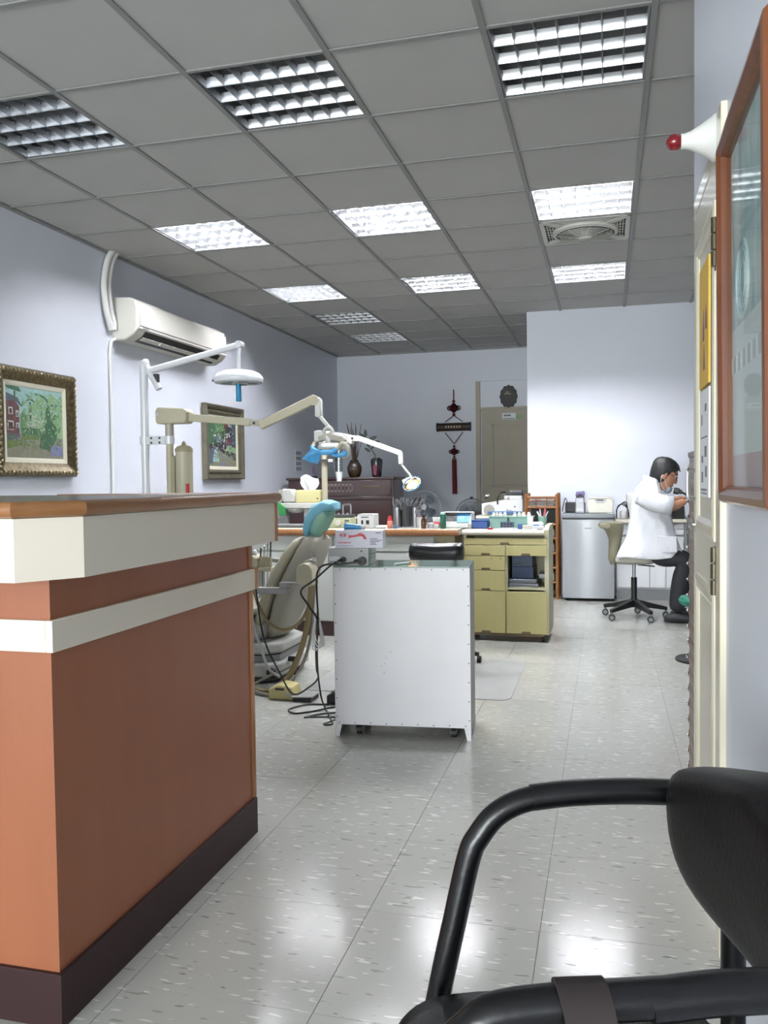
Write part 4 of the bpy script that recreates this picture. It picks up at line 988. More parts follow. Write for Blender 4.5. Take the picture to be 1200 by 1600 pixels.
t = thing('white_case', 'flat white lidded case near the right end of the yellow cabinet', 'case', onyc(.225, -.10, ZY), ang); b2(-.04, .04, -.03, .03, 0, .012).build('case_body', 'white_plastic', t, bevel=.003); b2(-.041, .041, -.031, .031, .0125, .022).build('lid', 'white_plastic', t, bevel=.004)
t = thing('small_tray', 'beige paper cup tray in front of the white pump bottle', 'tray', onyc(.15, -.09, ZY), ang); MB().prism([(-.03, 0), (.03, 0), (.036, .022), (-.036, .022)], -.03, .03, 'Y').build('tray_body', 'cream_plastic', t); b2(-.037, .037, -.032, .032, .0222, .028).build('tray_rim', 'cream_plastic', t)
t = thing('blue_pot', 'little blue pot between the vial rack and the beige tray', 'pot', onyc(.093, -.075, ZY), ang); b2(-.016, .016, -.015, .015, 0, .034).build('pot_body', 'blue_plastic', t, bevel=.003); b2(-.017, .017, -.016, .016, .0342, .04).build('lid', 'blue_cloth', t)
t = thing('spatula', 'white mixing spatula resting on the yellow cabinet top', 'spatula', onyc(.19, -.145, ZY), ang + .3); b2(-.03, .03, -.012, .012, 0, .003).build('blade', 'paper', t); b2(.03, .075, -.004, .004, .0, .005).build('handle', 'dark_grey', t)
t = thing('glass_slab', 'pale mixing slab lying between the red dish and blue pot', 'slab', onyc(.015, -.12, ZY), ang); b2(-.06, .05, -.025, .025, 0, .01).build('slab_body', 'paper', t); b2(-.058, .048, -.023, .023, .0102, .0115).build('paper_pad', 'light_grey', t)
t = thing('white_jar', 'small white cylindrical jar at the left front corner of the yellow cabinet', 'jar', onyc(-.272, -.06, ZY)); MB().lathe([(.012, 0), (.013, .002), (.013, .03)], n=14).build('jar_body', 'cream_plastic', t); MB().lathe([(.0135, .0302), (.0135, .04), (.011, .042)], n=14).build('lid', 'white_plastic', t)

gp_ = thing('grey_pipe', 'grey pipe with a white end cap lying along the left part of the bench', 'pipe', (-2.30, 6.10, ZB))
MB().cyl((-.22, 0, .016), (.12, 0, .016), .015, n=12).build('pipe_body', 'mid_grey', gp_); MB().cyl((-.255, 0, .018), (-.22, 0, .018), .018, n=14).build('end_cap', 'white_plastic', gp_)
bc_ = thing('plastic_thimble', 'little light blue plastic thimble beside the instrument rack', 'thimble', (-1.505, 6.03, ZB)); MB().lathe([(.014, 0), (.016, .018), (.013, .019), (.011, .003), (.001, .003)], n=14, caps=False).build('cap_shell', 'blue_cloth', bc_); MB().lathe([(.017, .017), (.017, .02), (.0155, .02)], n=14, caps=False).build('cap_rim', 'blue_cloth', bc_)
for k, (x, y) in enumerate(((-1.635, 6.03), (-1.60, 6.02))):
    t = thing('cotton_roll', ['white cotton roll lying left of the salmon bottle', 'white cotton roll lying just behind the glove carton edge'][k], 'cotton roll', (x, y, ZB), .4*k, 'cotton rolls on the bench')
    MB().cyl((-.02, 0, .009), (.02, 0, .009), .009, n=12).build('roll', 'paper', t); MB().cyl((.02, 0, .009), (.0225, 0, .009), .006, n=10).build('frayed_end', 'paper', t)
# ================================================================== dental chair beside the bench
mat('upholstery', (188, 182, 158), 0.4, col2=(178, 172, 148), scale=6, bump=.1, bscale=90)
mat('unit_grey', (146, 146, 144), 0.4)
mat('unit_white', (208, 208, 202), 0.35, col2=(198, 198, 192), scale=5)
mat('shell_grey', (168, 164, 150), 0.4)
mat('cover_blue', (108, 178, 206), 0.55, col2=(142, 200, 214), scale=18, amount=.7, bump=.8, bscale=60)
mat('cover_teal', (130, 188, 178), 0.6, col2=(160, 196, 168), scale=14, bump=.8, bscale=60)
mat('hose_brown', (128, 112, 76), 0.45); mat('hose_grey', (132, 128, 116), 0.45)
dch = thing('dental_chair', 'beige reclining dental chair with a blue covered headrest', 'dental chair', (-2.1, 4.75, 0))
def padded(path, wy, th, name, m, parent, cy=4.75, n=14):
    # pad swept along a side-view path (x, z): superellipse section across Y
    rings = []
    P_ = [Vector((x, 0, z)) for x, z in path]
    for i, p in enumerate(P_):
        d = (P_[min(i+1, len(P_)-1)] - P_[max(i-1, 0)]).normalized(); nrm = Vector((-d.z, 0, d.x))
        w = wy[i] if isinstance(wy, list) else wy; t_ = th[i] if isinstance(th, list) else th
        ring = []
        for k in range(n*2):
            a = 2*PI*k/(n*2); c, s_ = math.cos(a), math.sin(a)
            cc = math.copysign(abs(c)**.45, c); ss = math.copysign(abs(s_)**.6, s_)
            ring.append(p + Vector((0, cy + w*cc, 0)) + nrm*(t_*ss))
        rings.append(ring)
    return MB().loft(rings).wbuild(name, m, parent, ang=50)
# backrest: front cushion and rigid rear shell
padded([(-1.985, .31), (-1.97, .345), (-1.925, .45), (-1.86, .60), (-1.79, .73), (-1.745, .80), (-1.733, .82)], [.17, .20, .235, .235, .20, .155, .12], [.02, .034, .04, .04, .036, .03, .015], 'back_cushion', 'upholstery', dch)
padded([(-1.955, .245), (-1.90, .275), (-1.83, .45), (-1.765, .60), (-1.695, .74), (-1.66, .815), (-1.655, .832)], [.10, .16, .225, .225, .19, .15, .12], [.03, .05, .056, .058, .056, .048, .03], 'back_shell', 'shell_grey', dch)
padded([(-1.98, .40), (-2.1, .385), (-2.4, .40), (-2.62, .41), (-2.66, .41)], [.19, .235, .235, .22, .18], [.02, .05, .055, .05, .02], 'seat_cushion', 'upholstery', dch)
padded([(-1.93, .30), (-2.0, .28), (-2.4, .30), (-2.58, .33)], [.12, .2, .2, .15], [.05, .075, .06, .03], 'seat_shell', 'unit_white', dch)
padded([(-2.66, .41), (-2.8, .37), (-3.05, .27), (-3.12, .23)], [.18, .2, .19, .15], [.03, .045, .045, .02], 'leg_rest', 'upholstery', dch)
hr = padded([(-1.705, .835), (-1.70, .875), (-1.678, .935), (-1.64, .985), (-1.59, 1.012), (-1.555, 1.005), (-1.54, .985)], [.09, .115, .13, .13, .12, .10, .06], [.02, .028, .033, .036, .034, .026, .01], 'headrest', 'cover_blue', dch)
padded([(-1.665, .832), (-1.655, .88), (-1.628, .94), (-1.59, .972), (-1.57, .965)], [.075, .10, .11, .10, .06], [.03, .042, .046, .036, .014], 'headrest_cover_back', 'cover_teal', dch)
b2(-1.66, -1.62, 4.72, 4.78, .80, .86).wbuild('headrest_post', 'chrome', dch)
# lift column and base
MB().prism([(-1.99, .19), (-2.25, .19), (-2.3, .25), (-1.96, .25)], 4.62, 4.88, 'Y').wbuild('lift_neck', 'black', dch)
def octbase(z0, z1, x0, x1, y0, y1, c, m, name, bv=.01):
    o = [(x0 + c, y0), (x1 - c, y0), (x1, y0 + c), (x1, y1 - c), (x1 - c, y1), (x0 + c, y1), (x0, y1 - c), (x0, y0 + c)]
    return MB().prism(o, z0, z1, 'Z').wbuild(name, m, dch, bevel=bv)
octbase(.005, .035, -2.75, -1.84, 4.46, 5.02, .06, 'dark_grey', 'base_foot')
octbase(.035, .115, -2.70, -1.80, 4.45, 5.03, .08, 'unit_white', 'base_housing', .014)
octbase(.115, .155, -2.55, -1.84, 4.49, 4.99, .07, 'unit_grey', 'bellows_lower', .004)
octbase(.155, .16, -2.56, -1.835, 4.485, 4.995, .07, 'black', 'bellows_seam', 0)
octbase(.16, .225, -2.5, -1.82, 4.47, 5.01, .09, 'unit_white', 'base_cover', .02)
MB().cyl((-1.83, 4.44, .08), (-1.83, 4.405, .08), .02, n=14).cyl((-1.83, 4.41, .08), (-1.83, 4.395, .08), .028, n=14).wbuild('base_knob', 'black', dch)
MB().cyl((-1.80, 4.60, .12), (-1.74, 4.60, .12), .016, n=12).cyl((-1.765, 4.60, .03), (-1.765, 4.60, .12), .012, n=10).wbuild('foot_joystick', 'black', dch)
# armrests
MB().prism([(-2.12, .66), (-1.76, .615), (-1.755, .637), (-2.12, .686)], 4.95, 5.0, 'Y').wbuild('armrest', 'unit_grey', dch, bevel=.006)
# assistant arm with hose holder
MB().b2(-2.12, -1.735, 4.44, 4.485, .52, .555).wbuild('swing_arm', 'unit_grey', dch, bevel=.004)
MB().b2(-1.79, -1.745, 4.44, 4.485, .555, .58).wbuild('swing_joint', 'unit_grey', dch, bevel=.003)
MB().b2(-1.79, -1.63, 4.445, 4.48, .572, .587).wbuild('upper_arm', 'unit_grey', dch, bevel=.003)
MB().prism([(-1.675, .59), (-1.675, .665), (-1.66, .69), (-1.63, .70), (-1.60, .692), (-1.582, .66), (-1.58, .575), (-1.60, .568), (-1.65, .575)], 4.41, 4.52, 'Y').wbuild('hose_holder', 'beige', dch, bevel=.006)
MB().prism([(-1.675, .59), (-1.68, .665), (-1.665, .70), (-1.63, .715), (-1.605, .71), (-1.615, .69), (-1.65, .68), (-1.66, .65)], 4.50, 4.56, 'Y').wbuild('holder_bracket', 'shell_grey', dch, bevel=.004)
MB().tube([(-1.59, 4.50, .69), (-1.595, 4.50, .735), (-1.63, 4.49, .757)], .006, 7).wbuild('suction_tip', 'chrome', dch)
MB().cyl((-1.595, 4.50, .70), (-1.60, 4.50, .725), .011, n=10).wbuild('suction_valve', 'light_grey', dch)
# hoses swinging from the holder down to the floor and back up
def hose(pts, r, m): return MB().tube(smooth_path(pts, 8), r, 9).wbuild('hose', m, dch)
hose([(-1.60, 4.45, .575), (-1.605, 4.43, .47), (-1.62, 4.42, .34), (-1.655, 4.40, .20), (-1.70, 4.33, .08), (-1.76, 4.24, .022), (-1.84, 4.24, .020), (-1.92, 4.30, .05), (-1.97, 4.38, .16), (-1.99, 4.45, .35), (-2.0, 4.5, .5)], .016, 'hose_brown')
hose([(-1.588, 4.47, .575), (-1.592, 4.45, .45), (-1.602, 4.44, .30), (-1.63, 4.40, .16), (-1.67, 4.30, .06), (-1.72, 4.22, .014), (-1.80, 4.20, .012), (-1.90, 4.27, .03), (-1.96, 4.33, .10), (-1.99, 4.40, .3)], .009, 'hose_grey')
hose([(-1.605, 4.44, .50), (-1.625, 4.42, .42), (-1.68, 4.41, .35), (-1.76, 4.40, .325), (-1.84, 4.41, .36), (-1.90, 4.42, .44), (-1.945, 4.44, .55)], .009, 'hose_brown')
hose([(-1.93, 4.16, .010), (-1.85, 4.33, .06), (-1.75, 4.43, .10), (-1.70, 4.50, .13)], .007, 'hose_grey')
hose([(-1.965, 4.42, .55), (-1.95, 4.40, .42), (-1.88, 4.37, .24), (-1.82, 4.34, .12), (-1.78, 4.40, .06)], .008, 'light_grey')
# instrument delivery head seen behind the counter end
dh = thing('instrument_console', 'beige holder with dental handpieces standing upright behind the counter end', 'instrument holder', (-2.10, 4.9, .0))
MB().cyl((-2.11, 4.95, .60), (-2.11, 4.95, 0.0), .02, n=12).wbuild('post', 'unit_grey', dh); MB().cyl((-2.11, 4.95, 0.0), (-2.11, 4.95, 0.012), .09, n=20).wbuild('foot', 'unit_grey', dh)
MB().prism([(-2.20, .60), (-2.13, .60), (-2.10, .63), (-2.10, .68), (-2.125, .70), (-2.20, .70)], 4.84, 4.98, 'Y').wbuild('console_body', 'beige', dh, bevel=.008)
b2(-2.10, -2.01, 4.86, 4.94, .60, .625).wbuild('holder_bar', 'beige', dh, bevel=.004)
for k in range(4):
    x = -2.088 + k*.022
    MB().cyl((x, 4.885, .625), (x, 4.885, .69), .0095, n=10).wbuild('holder_socket', 'beige', dh)
    hp = MB().tube([(x, 4.885, .69), (x + .003, 4.885, .73 + .012*k), (x + .006, 4.88, .745 + .015*k)], [.006, .005, .007], 8).wbuild('handpiece', 'dark_grey' if k in (0, 3) else 'chrome', dh)
    MB().tube(smooth_path([(x, 4.885, .60), (x - .004, 4.89, .52), (x - .012, 4.90, .44), (x - .05, 4.93, .38)], 5), .0045, 6).wbuild('handpiece_hose', 'light_grey', dh)
MB().sph((-2.135, 4.90, .712), (.016, .02, .02), 12, 8).wbuild('white_knob', 'white_plastic', dh)
# beige foot control on the floor
mat('pedal_yellow', (206, 194, 134), 0.5)
fc = thing('foot_control', 'yellow beige foot control box with a grey plate pedal', 'pedal', (-1.65, 4.19, 0))
MB().prism([(-.09, .002), (.05, .002), (.055, .03), (.04, .07), (-.03, .08), (-.09, .055)], -.05, .07, 'Y').build('control_box', 'pedal_yellow', fc, bevel=.006)
b2(-.05, .0, -.052, -.045, .052, .064).build('slot', 'dark_grey', fc)
MB().box((.105, -.005, .026), (.12, .13, .006), Matrix.Rotation(-.05, 3, 'Y')).build('plate', 'unit_grey', fc, bevel=.002)
MB().b2(.055, .155, -.065, .055, .001, .02).build('plate_base', 'black', fc)
MB().b2(.01, .04, -.053, -.046, .02, .04).build('side_tag', 'light_grey', fc)

# ================================================================== examination lamp on the white pole
mat('lamp_white', (224, 226, 230), 0.3, coat=.2)
wl = thing('examination_lamp', 'white pole lamp with a round domed head and blue handle', 'lamp', (-2.94, 5.0, 0))
MB().cyl((-2.94, 5.0, .03), (-2.94, 5.0, 1.93), .026, n=20).wbuild('pole', 'lamp_white', wl)
MB().cyl((-2.94, 5.0, 0), (-2.94, 5.0, .03), .17, n=28).wbuild('base', 'lamp_white', wl, bevel=.006)
MB().cyl((-2.94, 5.0, 1.915), (-2.94, 5.0, 1.96), .022, n=16).sph((-2.925, 5.0, 1.945), (.03, .026, .028), 14, 8).wbuild('pole_cap', 'lamp_white', wl)
MB().tube([(-2.93, 5.0, 1.945), (-2.88, 5.0, 1.86), (-2.83, 5.0, 1.77)], .022, 14).wbuild('short_arm', 'lamp_white', wl)
MB().tube([(-2.885, 4.995, 1.895), (-2.26, 4.99, 2.025)], [.022, .020], 12).wbuild('long_arm', 'lamp_white', wl)
MB().b2(-2.87, -2.83, 4.985, 5.015, 1.81, 1.87).wbuild('hinge_block', 'dark_grey', wl, bevel=.006)
MB().cyl((-2.248, 4.96, 2.028), (-2.248, 5.02, 2.028), .022, n=16).wbuild('elbow', 'lamp_white', wl)
MB().tube([(-2.25, 4.99, 2.015), (-2.258, 4.99, 1.96), (-2.262, 4.99, 1.87)], [.010, .014, .018], 12).wbuild('drop_arm', 'lamp_white', wl)
MB().lathe([(.12, 1.782), (.15, 1.788), (.158, 1.803), (.155, 1.82), (.135, 1.845), (.10, 1.86), (.05, 1.868), (.001, 1.87)], (-2.262, 4.99, 0), n=40, caps=False).wbuild('lamp_head', 'lamp_white', wl)
MB().lathe([(.001, 1.786), (.15, 1.786)], (-2.262, 4.99, 0), n=40, caps=False).wbuild('lens_plate', 'light_grey', wl)
for k in range(5):
    a = k*2*PI/5 + .5; MB().cyl((-2.262 + .09*math.cos(a), 4.99 + .09*math.sin(a), 1.785), (-2.262 + .09*math.cos(a), 4.99 + .09*math.sin(a), 1.781), .034, n=16).wbuild('lens', 'mid_grey', wl)
mat('handle_blue', (16, 110, 150), 0.3, col2=(30, 140, 180), scale=60, stretch=(1, 1, .1))
MB().lathe([(.016, 1.78), (.017, 1.69), (.019, 1.67), (.015, 1.668)], (-2.262, 4.99, 0), n=14).wbuild('sterile_handle', 'handle_blue', wl)
MB().cyl((-2.425, 4.985, 1.808), (-2.44, 4.985, 1.808), .009, n=10).wbuild('side_knob', 'blue_plastic', wl)

# ================================================================== dental unit post with jointed lamp arm
du = thing('dental_light', 'beige dental lamp post with jointed arm and blue film wrapped lamp head', 'lamp', (-2.762, 5.0, 0))
MB().cyl((-2.762, 5.0, .02), (-2.762, 5.0, 1.54), .024, n=18).wbuild('post', 'beige', du)
MB().cyl((-2.762, 5.0, 0), (-2.762, 5.0, .02), .14, n=24).wbuild('base', 'unit_white', du)
MB().cyl((-2.762, 5.0, 1.46), (-2.762, 5.0, 1.545), .027, n=18).wbuild('post_collar', 'shell_grey', du)
MB().prism([(-2.832, 1.552), (-2.835, 1.62), (-2.82, 1.648), (-2.63, 1.636), (-2.612, 1.615), (-2.612, 1.555), (-2.63, 1.54), (-2.82, 1.54)], 4.945, 5.06, 'Y').wbuild('transformer_box', 'beige', du, bevel=.012)
b2(-2.825, -2.805, 4.94, 4.946, 1.59, 1.615).wbuild('maker_plate', 'light_grey', du)
def bar(p, q, w, h, name, m, parent, bevel=.005):
    p, q = Vector(p), Vector(q); d = (q - p).normalized(); y = Vector((0, 1, 0)); y = (y - d*y.dot(d)).normalized(); z = d.cross(y)*-1
    R = Matrix((d, y, z)).transposed()
    return MB().box((p + q)/2, ((q - p).length, w, h), R).wbuild(name, m, parent, bevel=bevel)
bar((-2.615, 5.0, 1.578), (-2.185, 4.99, 1.535), .04, .048, 'lower_arm', 'beige', du)
bar((-2.19, 4.99, 1.535), (-2.09, 4.985, 1.520), .036, .036, 'elbow', 'shell_grey', du)
b2(-2.16, -2.145, 4.966, 4.972, 1.52, 1.535).wbuild('elbow_screw', 'black', du)
bar((-2.115, 4.985, 1.512), (-1.735, 4.97, 1.665), .042, .056, 'upper_arm', 'beige', du)
MB().cyl((-1.742, 4.94, 1.652), (-1.742, 5.0, 1.652), .03, n=18).wbuild('pivot', 'beige', du)
MB().prism([(-1.738, 1.675), (-1.705, 1.665), (-1.70, 1.65), (-1.70, 1.56), (-1.715, 1.545), (-1.74, 1.555)], 4.945, 4.995, 'Y').wbuild('drop_link', 'unit_white', du, bevel=.006)
bar((-1.722, 4.97, 1.565), (-1.625, 4.965, 1.455), .02, .022, 'lamp_rod', 'unit_white', du)
# lamp head (seen from behind/below): ring yoke, reflector back, curved grip wrapped in blue film
MB().tube([(-1.655 + .028*math.cos(a), 4.955, 1.455 + .030*math.sin(a)) for a in [2*PI*k/20 for k in range(20)]], .011, 8, closed=True).wbuild('yoke_ring', 'unit_white', du)
MB().prism([(-1.742, 1.465), (-1.69, 1.468), (-1.685, 1.41), (-1.72, 1.395), (-1.742, 1.40)], 4.93, 5.01, 'Y').wbuild('lamp_housing', 'unit_white', du, bevel=.008)
MB().sph((-1.648, 4.94, 1.405), (.018, .03, .036), 14, 10, Matrix.Rotation(-.5, 3, 'Y')).wbuild('grip_knob', 'unit_white', du)
MB().prism([(-1.715, 1.432), (-1.64, 1.45), (-1.56, 1.43), (-1.535, 1.405), (-1.55, 1.38), (-1.60, 1.40), (-1.66, 1.405), (-1.71, 1.40)], 4.925, 4.965, 'Y').wbuild('yoke_arm', 'shell_grey', du, bevel=.008)
MB().lathe([(.095, 0), (.10, .012), (.085, .03), (.05, .042), (.001, .045)], (-1.63, 4.97, 1.352), n=28, sx=1.0, sy=.9).wbuild('reflector_back', 'unit_white', du)
gp = smooth_path([(-1.735, 4.93, 1.392), (-1.738, 4.90, 1.36), (-1.71, 4.875, 1.338), (-1.66, 4.865, 1.328), (-1.60, 4.87, 1.332), (-1.575, 4.89, 1.352), (-1.555, 4.90, 1.378), (-1.53, 4.90, 1.375), (-1.513, 4.90, 1.345), (-1.52, 4.90, 1.31), (-1.55, 4.90, 1.30)], 5)
MB().tube(gp, .013, 10).wbuild('grip', 'beige', du)
MB().tube(gp[4:24], .0155, 10).wbuild('film_wrap', 'blue_film', du)
MB().tube([(-1.62, 4.885, 1.318), (-1.57, 4.88, 1.308), (-1.53, 4.885, 1.315), (-1.518, 4.895, 1.33)], [.008, .014, .017, .012], 10).wbuild('film_wrap', 'blue_film', du)
fl_ = []
for i in range(7):
    for j in range(5):
        u, v = i/6, j/4; fl_.append((-1.735 + .075*u - .058*v*(1 - .3*u), 4.862 - .01*math.sin(3*u + 2*v), 1.352 - .012*u - .062*v - .022*u*v + .004*math.sin(9*u)))
back = [(x, y + .0012, z) for x, y, z in fl_]
fq = [(i*5 + j, i*5 + j + 1, (i+1)*5 + j + 1, (i+1)*5 + j) for i in range(6) for j in range(4)]
fm_ = MB().add(fl_, fq).add(back, fq); 
fm_.wbuild('hanging_film', 'blue_film', du)
# clamp joining the two poles
cl = thing('pole_clamp', 'white bolted bracket joining the lamp pole and the dental post', 'bracket', (-2.85, 5.0, 1.435))
MB().cyl((-2.94, 5.0, 1.41), (-2.94, 5.0, 1.462), .034, n=20).cyl((-2.762, 5.0, 1.41), (-2.762, 5.0, 1.462), .033, n=20).b2(-2.915, -2.785, 4.975, 5.025, 1.41, 1.462).wbuild('bracket_body', 'lamp_white', cl)
for x in (-2.88, -2.82):
    for z in (1.42, 1.45): MB().cyl((x, 4.975, z), (x, 4.968, z), .007, n=8).wbuild('bolt', 'dark_grey', cl)
# compressed air canister beside the post
ca = thing('metal_canister', 'worn beige metal canister with rounded lid beside the dental post', 'canister', (-2.65, 4.98, 0))
MB().lathe([(.055, .9), (.055, 1.36), (.05, 1.36)], n=28).build('canister_body', 'beige', ca); MB().lathe([(.057, 1.355), (.057, 1.375), (.045, 1.39), (.015, 1.40), (.01, 1.418), (.004, 1.425), (.001, 1.425)], n=28).build('lid', 'beige_dark', ca)
b2(-.05, -.047, -.05, .05, .05, .5).build('stand_panel', 'unit_white', ca); MB().b2(-.06, .06, -.06, .06, 0, .9).build('pedestal', 'unit_white', ca, bevel=.01)
b2(-.085, -.058, -.02, .02, .9, 1.33).build('side_bracket', 'beige_dark', ca)
MB().cyl((.045, -.045, 1.0), (.045, -.045, 1.15), .011, n=10).build('red_handle', 'red', ca)
# ================================================================== second dental unit behind the bench
un = thing('cuspidor_unit', 'pale second dental unit post with tray shelf behind the bench', 'dental unit', (-2.31, 6.8, 0))
MB().cyl((-2.31, 6.8, 0), (-2.31, 6.8, 1.50), .025, n=18).wbuild('post', 'beige', un)
MB().cyl((-2.31, 6.8, 0), (-2.31, 6.8, .02), .15, n=24).wbuild('base', 'unit_white', un)
MB().b2(-2.69, -2.27, 6.74, 6.90, .925, .975).wbuild('tray_shelf', 'unit_white', un, bevel=.01)
MB().lathe([(.001, .885), (.05, .89), (.07, .905), (.075, .925)], (-2.58, 6.82, 0), n=24).wbuild('bowl', 'unit_white', un)
MB().b2(-2.495, -2.44, 6.78, 6.86, .02, .925).wbuild('support_leg', 'unit_white', un, bevel=.006)
MB().b2(-2.74, -2.65, 6.80, 6.86, .765, .86).b2(-2.70, -2.66, 6.81, 6.85, 0, .77).wbuild('side_stand', 'unit_grey', un, bevel=.006)
MB().prism([(-2.685, 1.0), (-2.685, 1.085), (-2.67, 1.095), (-2.60, 1.09), (-2.56, 1.03), (-2.56, .98), (-2.67, .978)], 6.76, 6.88, 'Y').wbuild('filler_head', 'unit_white', un, bevel=.01)
b2(-2.72, -2.69, 6.78, 6.80, .88, 1.09).wbuild('rear_plate', 'shell_grey', un)
mat('green_film', (26, 112, 52), 0.4, col2=(40, 140, 70), scale=20)
MB().prism([(-2.712, .99), (-2.64, .935), (-2.635, .87), (-2.70, .868)], 6.72, 6.738, 'Y').wbuild('green_bag', 'green_film', un, bevel=.004)
MB().b2(-2.335, -2.25, 6.745, 6.80, 1.315, 1.34).wbuild('cup_bracket', 'dark_grey', un)
b2(-2.255, -2.215, 6.735, 6.745, 1.317, 1.34).wbuild('bracket_label', 'cream_plastic', un)
# swing arm and lit lamp
MB().b2(-2.345, -2.27, 6.76, 6.84, 1.44, 1.52).wbuild('arm_hub', 'unit_white', un, bevel=.01)
def bar2(p, q, w, h, name, m, parent, bevel=.005): return bar(p, q, w, h, name, m, parent, bevel)
bar((-2.29, 6.8, 1.545), (-2.03, 6.74, 1.495), .04, .075, 'inner_arm', 'unit_white', un)
bar((-2.04, 6.74, 1.507), (-1.975, 6.73, 1.505), .036, .045, 'elbow', 'white_plastic', un)
MB().cyl((-2.035, 6.72, 1.507), (-2.035, 6.715, 1.507), .010, n=10).wbuild('elbow_screw', 'black', un)
bar((-1.985, 6.73, 1.507), (-1.615, 6.7, 1.373), .034, .042, 'outer_arm', 'white_plastic', un)
bar((-1.622, 6.7, 1.385), (-1.62, 6.7, 1.285), .032, .036, 'drop_link', 'white_plastic', un)
MB().tube([(-1.622, 6.7, 1.29), (-1.548, 6.69, 1.205), (-1.53, 6.685, 1.165)], .009, 8).wbuild('lamp_rod', 'white_plastic', un)
emit('halogen', (255, 186, 96), 4.0)
lr = Matrix.Rotation(math.radians(-24), 4, 'Y') @ Matrix.Rotation(math.radians(62), 4, 'X')
LC = Vector((-1.525, 6.68, 1.125))
def lampmesh(prof, n=28): 
    m_ = MB().lathe(prof, n=n, sx=1.15, sy=.85, caps=False); m_.v = [tuple(LC + (lr @ Vector(v))) for v in m_.v]; return m_
lh = lampmesh([(.001, -.05), (.03, -.045), (.055, -.025), (.066, 0), (.062, 0), (.05, -.02), (.028, -.036), (.001, -.04)]).wbuild('lamp_head', 'chrome', un)
lampmesh([(.001, -.03), (.026, -.028), (.042, -.016)]).wbuild('halogen_reflector', 'halogen', lh)
lampmesh([(.058, -.03), (.071, -.004), (.071, .004), (.066, .004)]).wbuild('film_cover', 'blue_film', lh)
mat('shield', (232, 226, 214), 0.3)
m_ = MB().b2(-.07, .02, .03, .075, -.006, -.002); m_.v = [tuple(LC + (lr @ Vector(v))) for v in m_.v]; m_.wbuild('splash_shield', 'shield', lh)
# cup dispenser hanging from the post
cdp = thing('cup_dispenser', 'clear tube cup dispenser holding paper cups beside the second unit post', 'dispenser', (-2.17, 6.75, 1.15))
thin_glass('tube_plastic', (214, 218, 220), .10, .1)
MB().lathe([(.031, 1.235), (.031, 1.435)], (-2.165, 6.75, 0), n=20, caps=False).wbuild('clear_tube', 'tube_plastic', cdp)
for x in (-2.193, -2.137): MB().tube([(x, 6.725, 1.235), (x, 6.725, 1.435)], .004, 6).wbuild('guide_rod', 'steel', cdp)
MB().lathe([(.034, 1.425), (.034, 1.437)], (-2.165, 6.75, 0), n=20, caps=True).wbuild('tube_cap', 'dark_grey', cdp)
MB().b2(-2.25, -2.19, 6.74, 6.76, 1.32, 1.335).wbuild('holder_arm', 'dark_grey', cdp)
MB().lathe([(.020, 1.153), (.0305, 1.232), (.032, 1.234), (.0285, 1.234), (.018, 1.156), (.001, 1.155)], (-2.165, 6.75, 0), n=20, caps=False).wbuild('paper_cup', 'paper', cdp)
# tissue box on the tray
mat('tissue_yellow', (214, 206, 150), 0.45)
tb = thing('tissue_box', 'pale yellow tissue box with a white tissue pulled up on the unit tray', 'tissue box', (-2.45, 6.81, .976))
b2(-.105, .115, -.06, .06, 0, .105).build('box_shell', 'tissue_yellow', tb, bevel=.005); b2(-.1, .11, -.055, .055, .1052, .108).build('top_plate', 'tissue_yellow', tb)
b2(.085, .098, -.0612, -.06, .03, .04).build('box_mark', 'black', tb)
ts = []
N = 9
for i in range(N):
    u = i/(N-1)
    for j in range(6):
        v = j/5
        w = .036 + .05*math.sin(min(v*1.25, 1)*PI*.62)
        x = (u - .5)*2*w - .03*(v - .3)*.2; z = .10 + .135*v - .04*abs(u - .45)*v*1.2 + (.012*math.sin(u*6) if j == 5 else 0)
        ts.append((x, .012*math.sin(u*7 + v*2), z))
fq = [(i*6 + j, i*6 + j + 1, (i+1)*6 + j + 1, (i+1)*6 + j) for i in range(N-1) for j in range(5)]
tm_ = MB().add(ts, fq).add([(x, y + .0015, z) for x, y, z in ts], fq); o = tm_.build('tissue', 'paper', tb); o.location = (.0, 0, 0)

# ================================================================== dark carved cabinet with vases
mat('rosewood', (50, 18, 19), 0.28, col2=(38, 13, 15), scale=5, stretch=(1, 4, 4), coat=.4)
mat('lattice', (120, 108, 104), 0.5); mat('brass', (160, 140, 100), 0.3, .8)
rcab = thing('rosewood_cabinet', 'dark red rosewood cabinet with carved lattice panel against the rear', 'cabinet', (-2.76, 8.85, 0))
b2(-3.345, -2.17, 8.62, 9.1, 0, 1.17).wbuild('body', 'rosewood', rcab, bevel=.004)
b2(-3.36, -2.155, 8.59, 9.11, 1.171, 1.195).wbuild('top', 'rosewood', rcab, bevel=.006)
b2(-3.33, -2.19, 8.598, 8.6195, 1.00, 1.165).wbuild('upper_rail', 'rosewood', rcab, bevel=.003)
b2(-3.33, -2.19, 8.605, 8.6195, .62, .955).wbuild('door_panel', 'rosewood', rcab, bevel=.003)
b2(-3.345, -2.17, 8.59, 8.6195, .958, .995).wbuild('moulding', 'rosewood', rcab, bevel=.006)
b2(-2.90, -2.61, 8.594, 8.598, 1.04, 1.125).wbuild('lattice_panel', 'lattice', rcab)
la = MB()
for k in range(7):
    x0 = -2.90 + k*.0415
    la.tube([(x0, 8.590, 1.042), (x0 + .0415, 8.590, 1.123)], .0035, 5).tube([(x0, 8.588, 1.123), (x0 + .0415, 8.588, 1.042)], .0035, 5)
    la.tube([(x0 + .02 + .016*math.cos(2*PI*q/10), 8.586, 1.083 + .016*math.sin(2*PI*q/10)) for q in range(10)], .003, 5, closed=True)
la.wbuild('fretwork', 'rosewood', rcab)
la = MB()
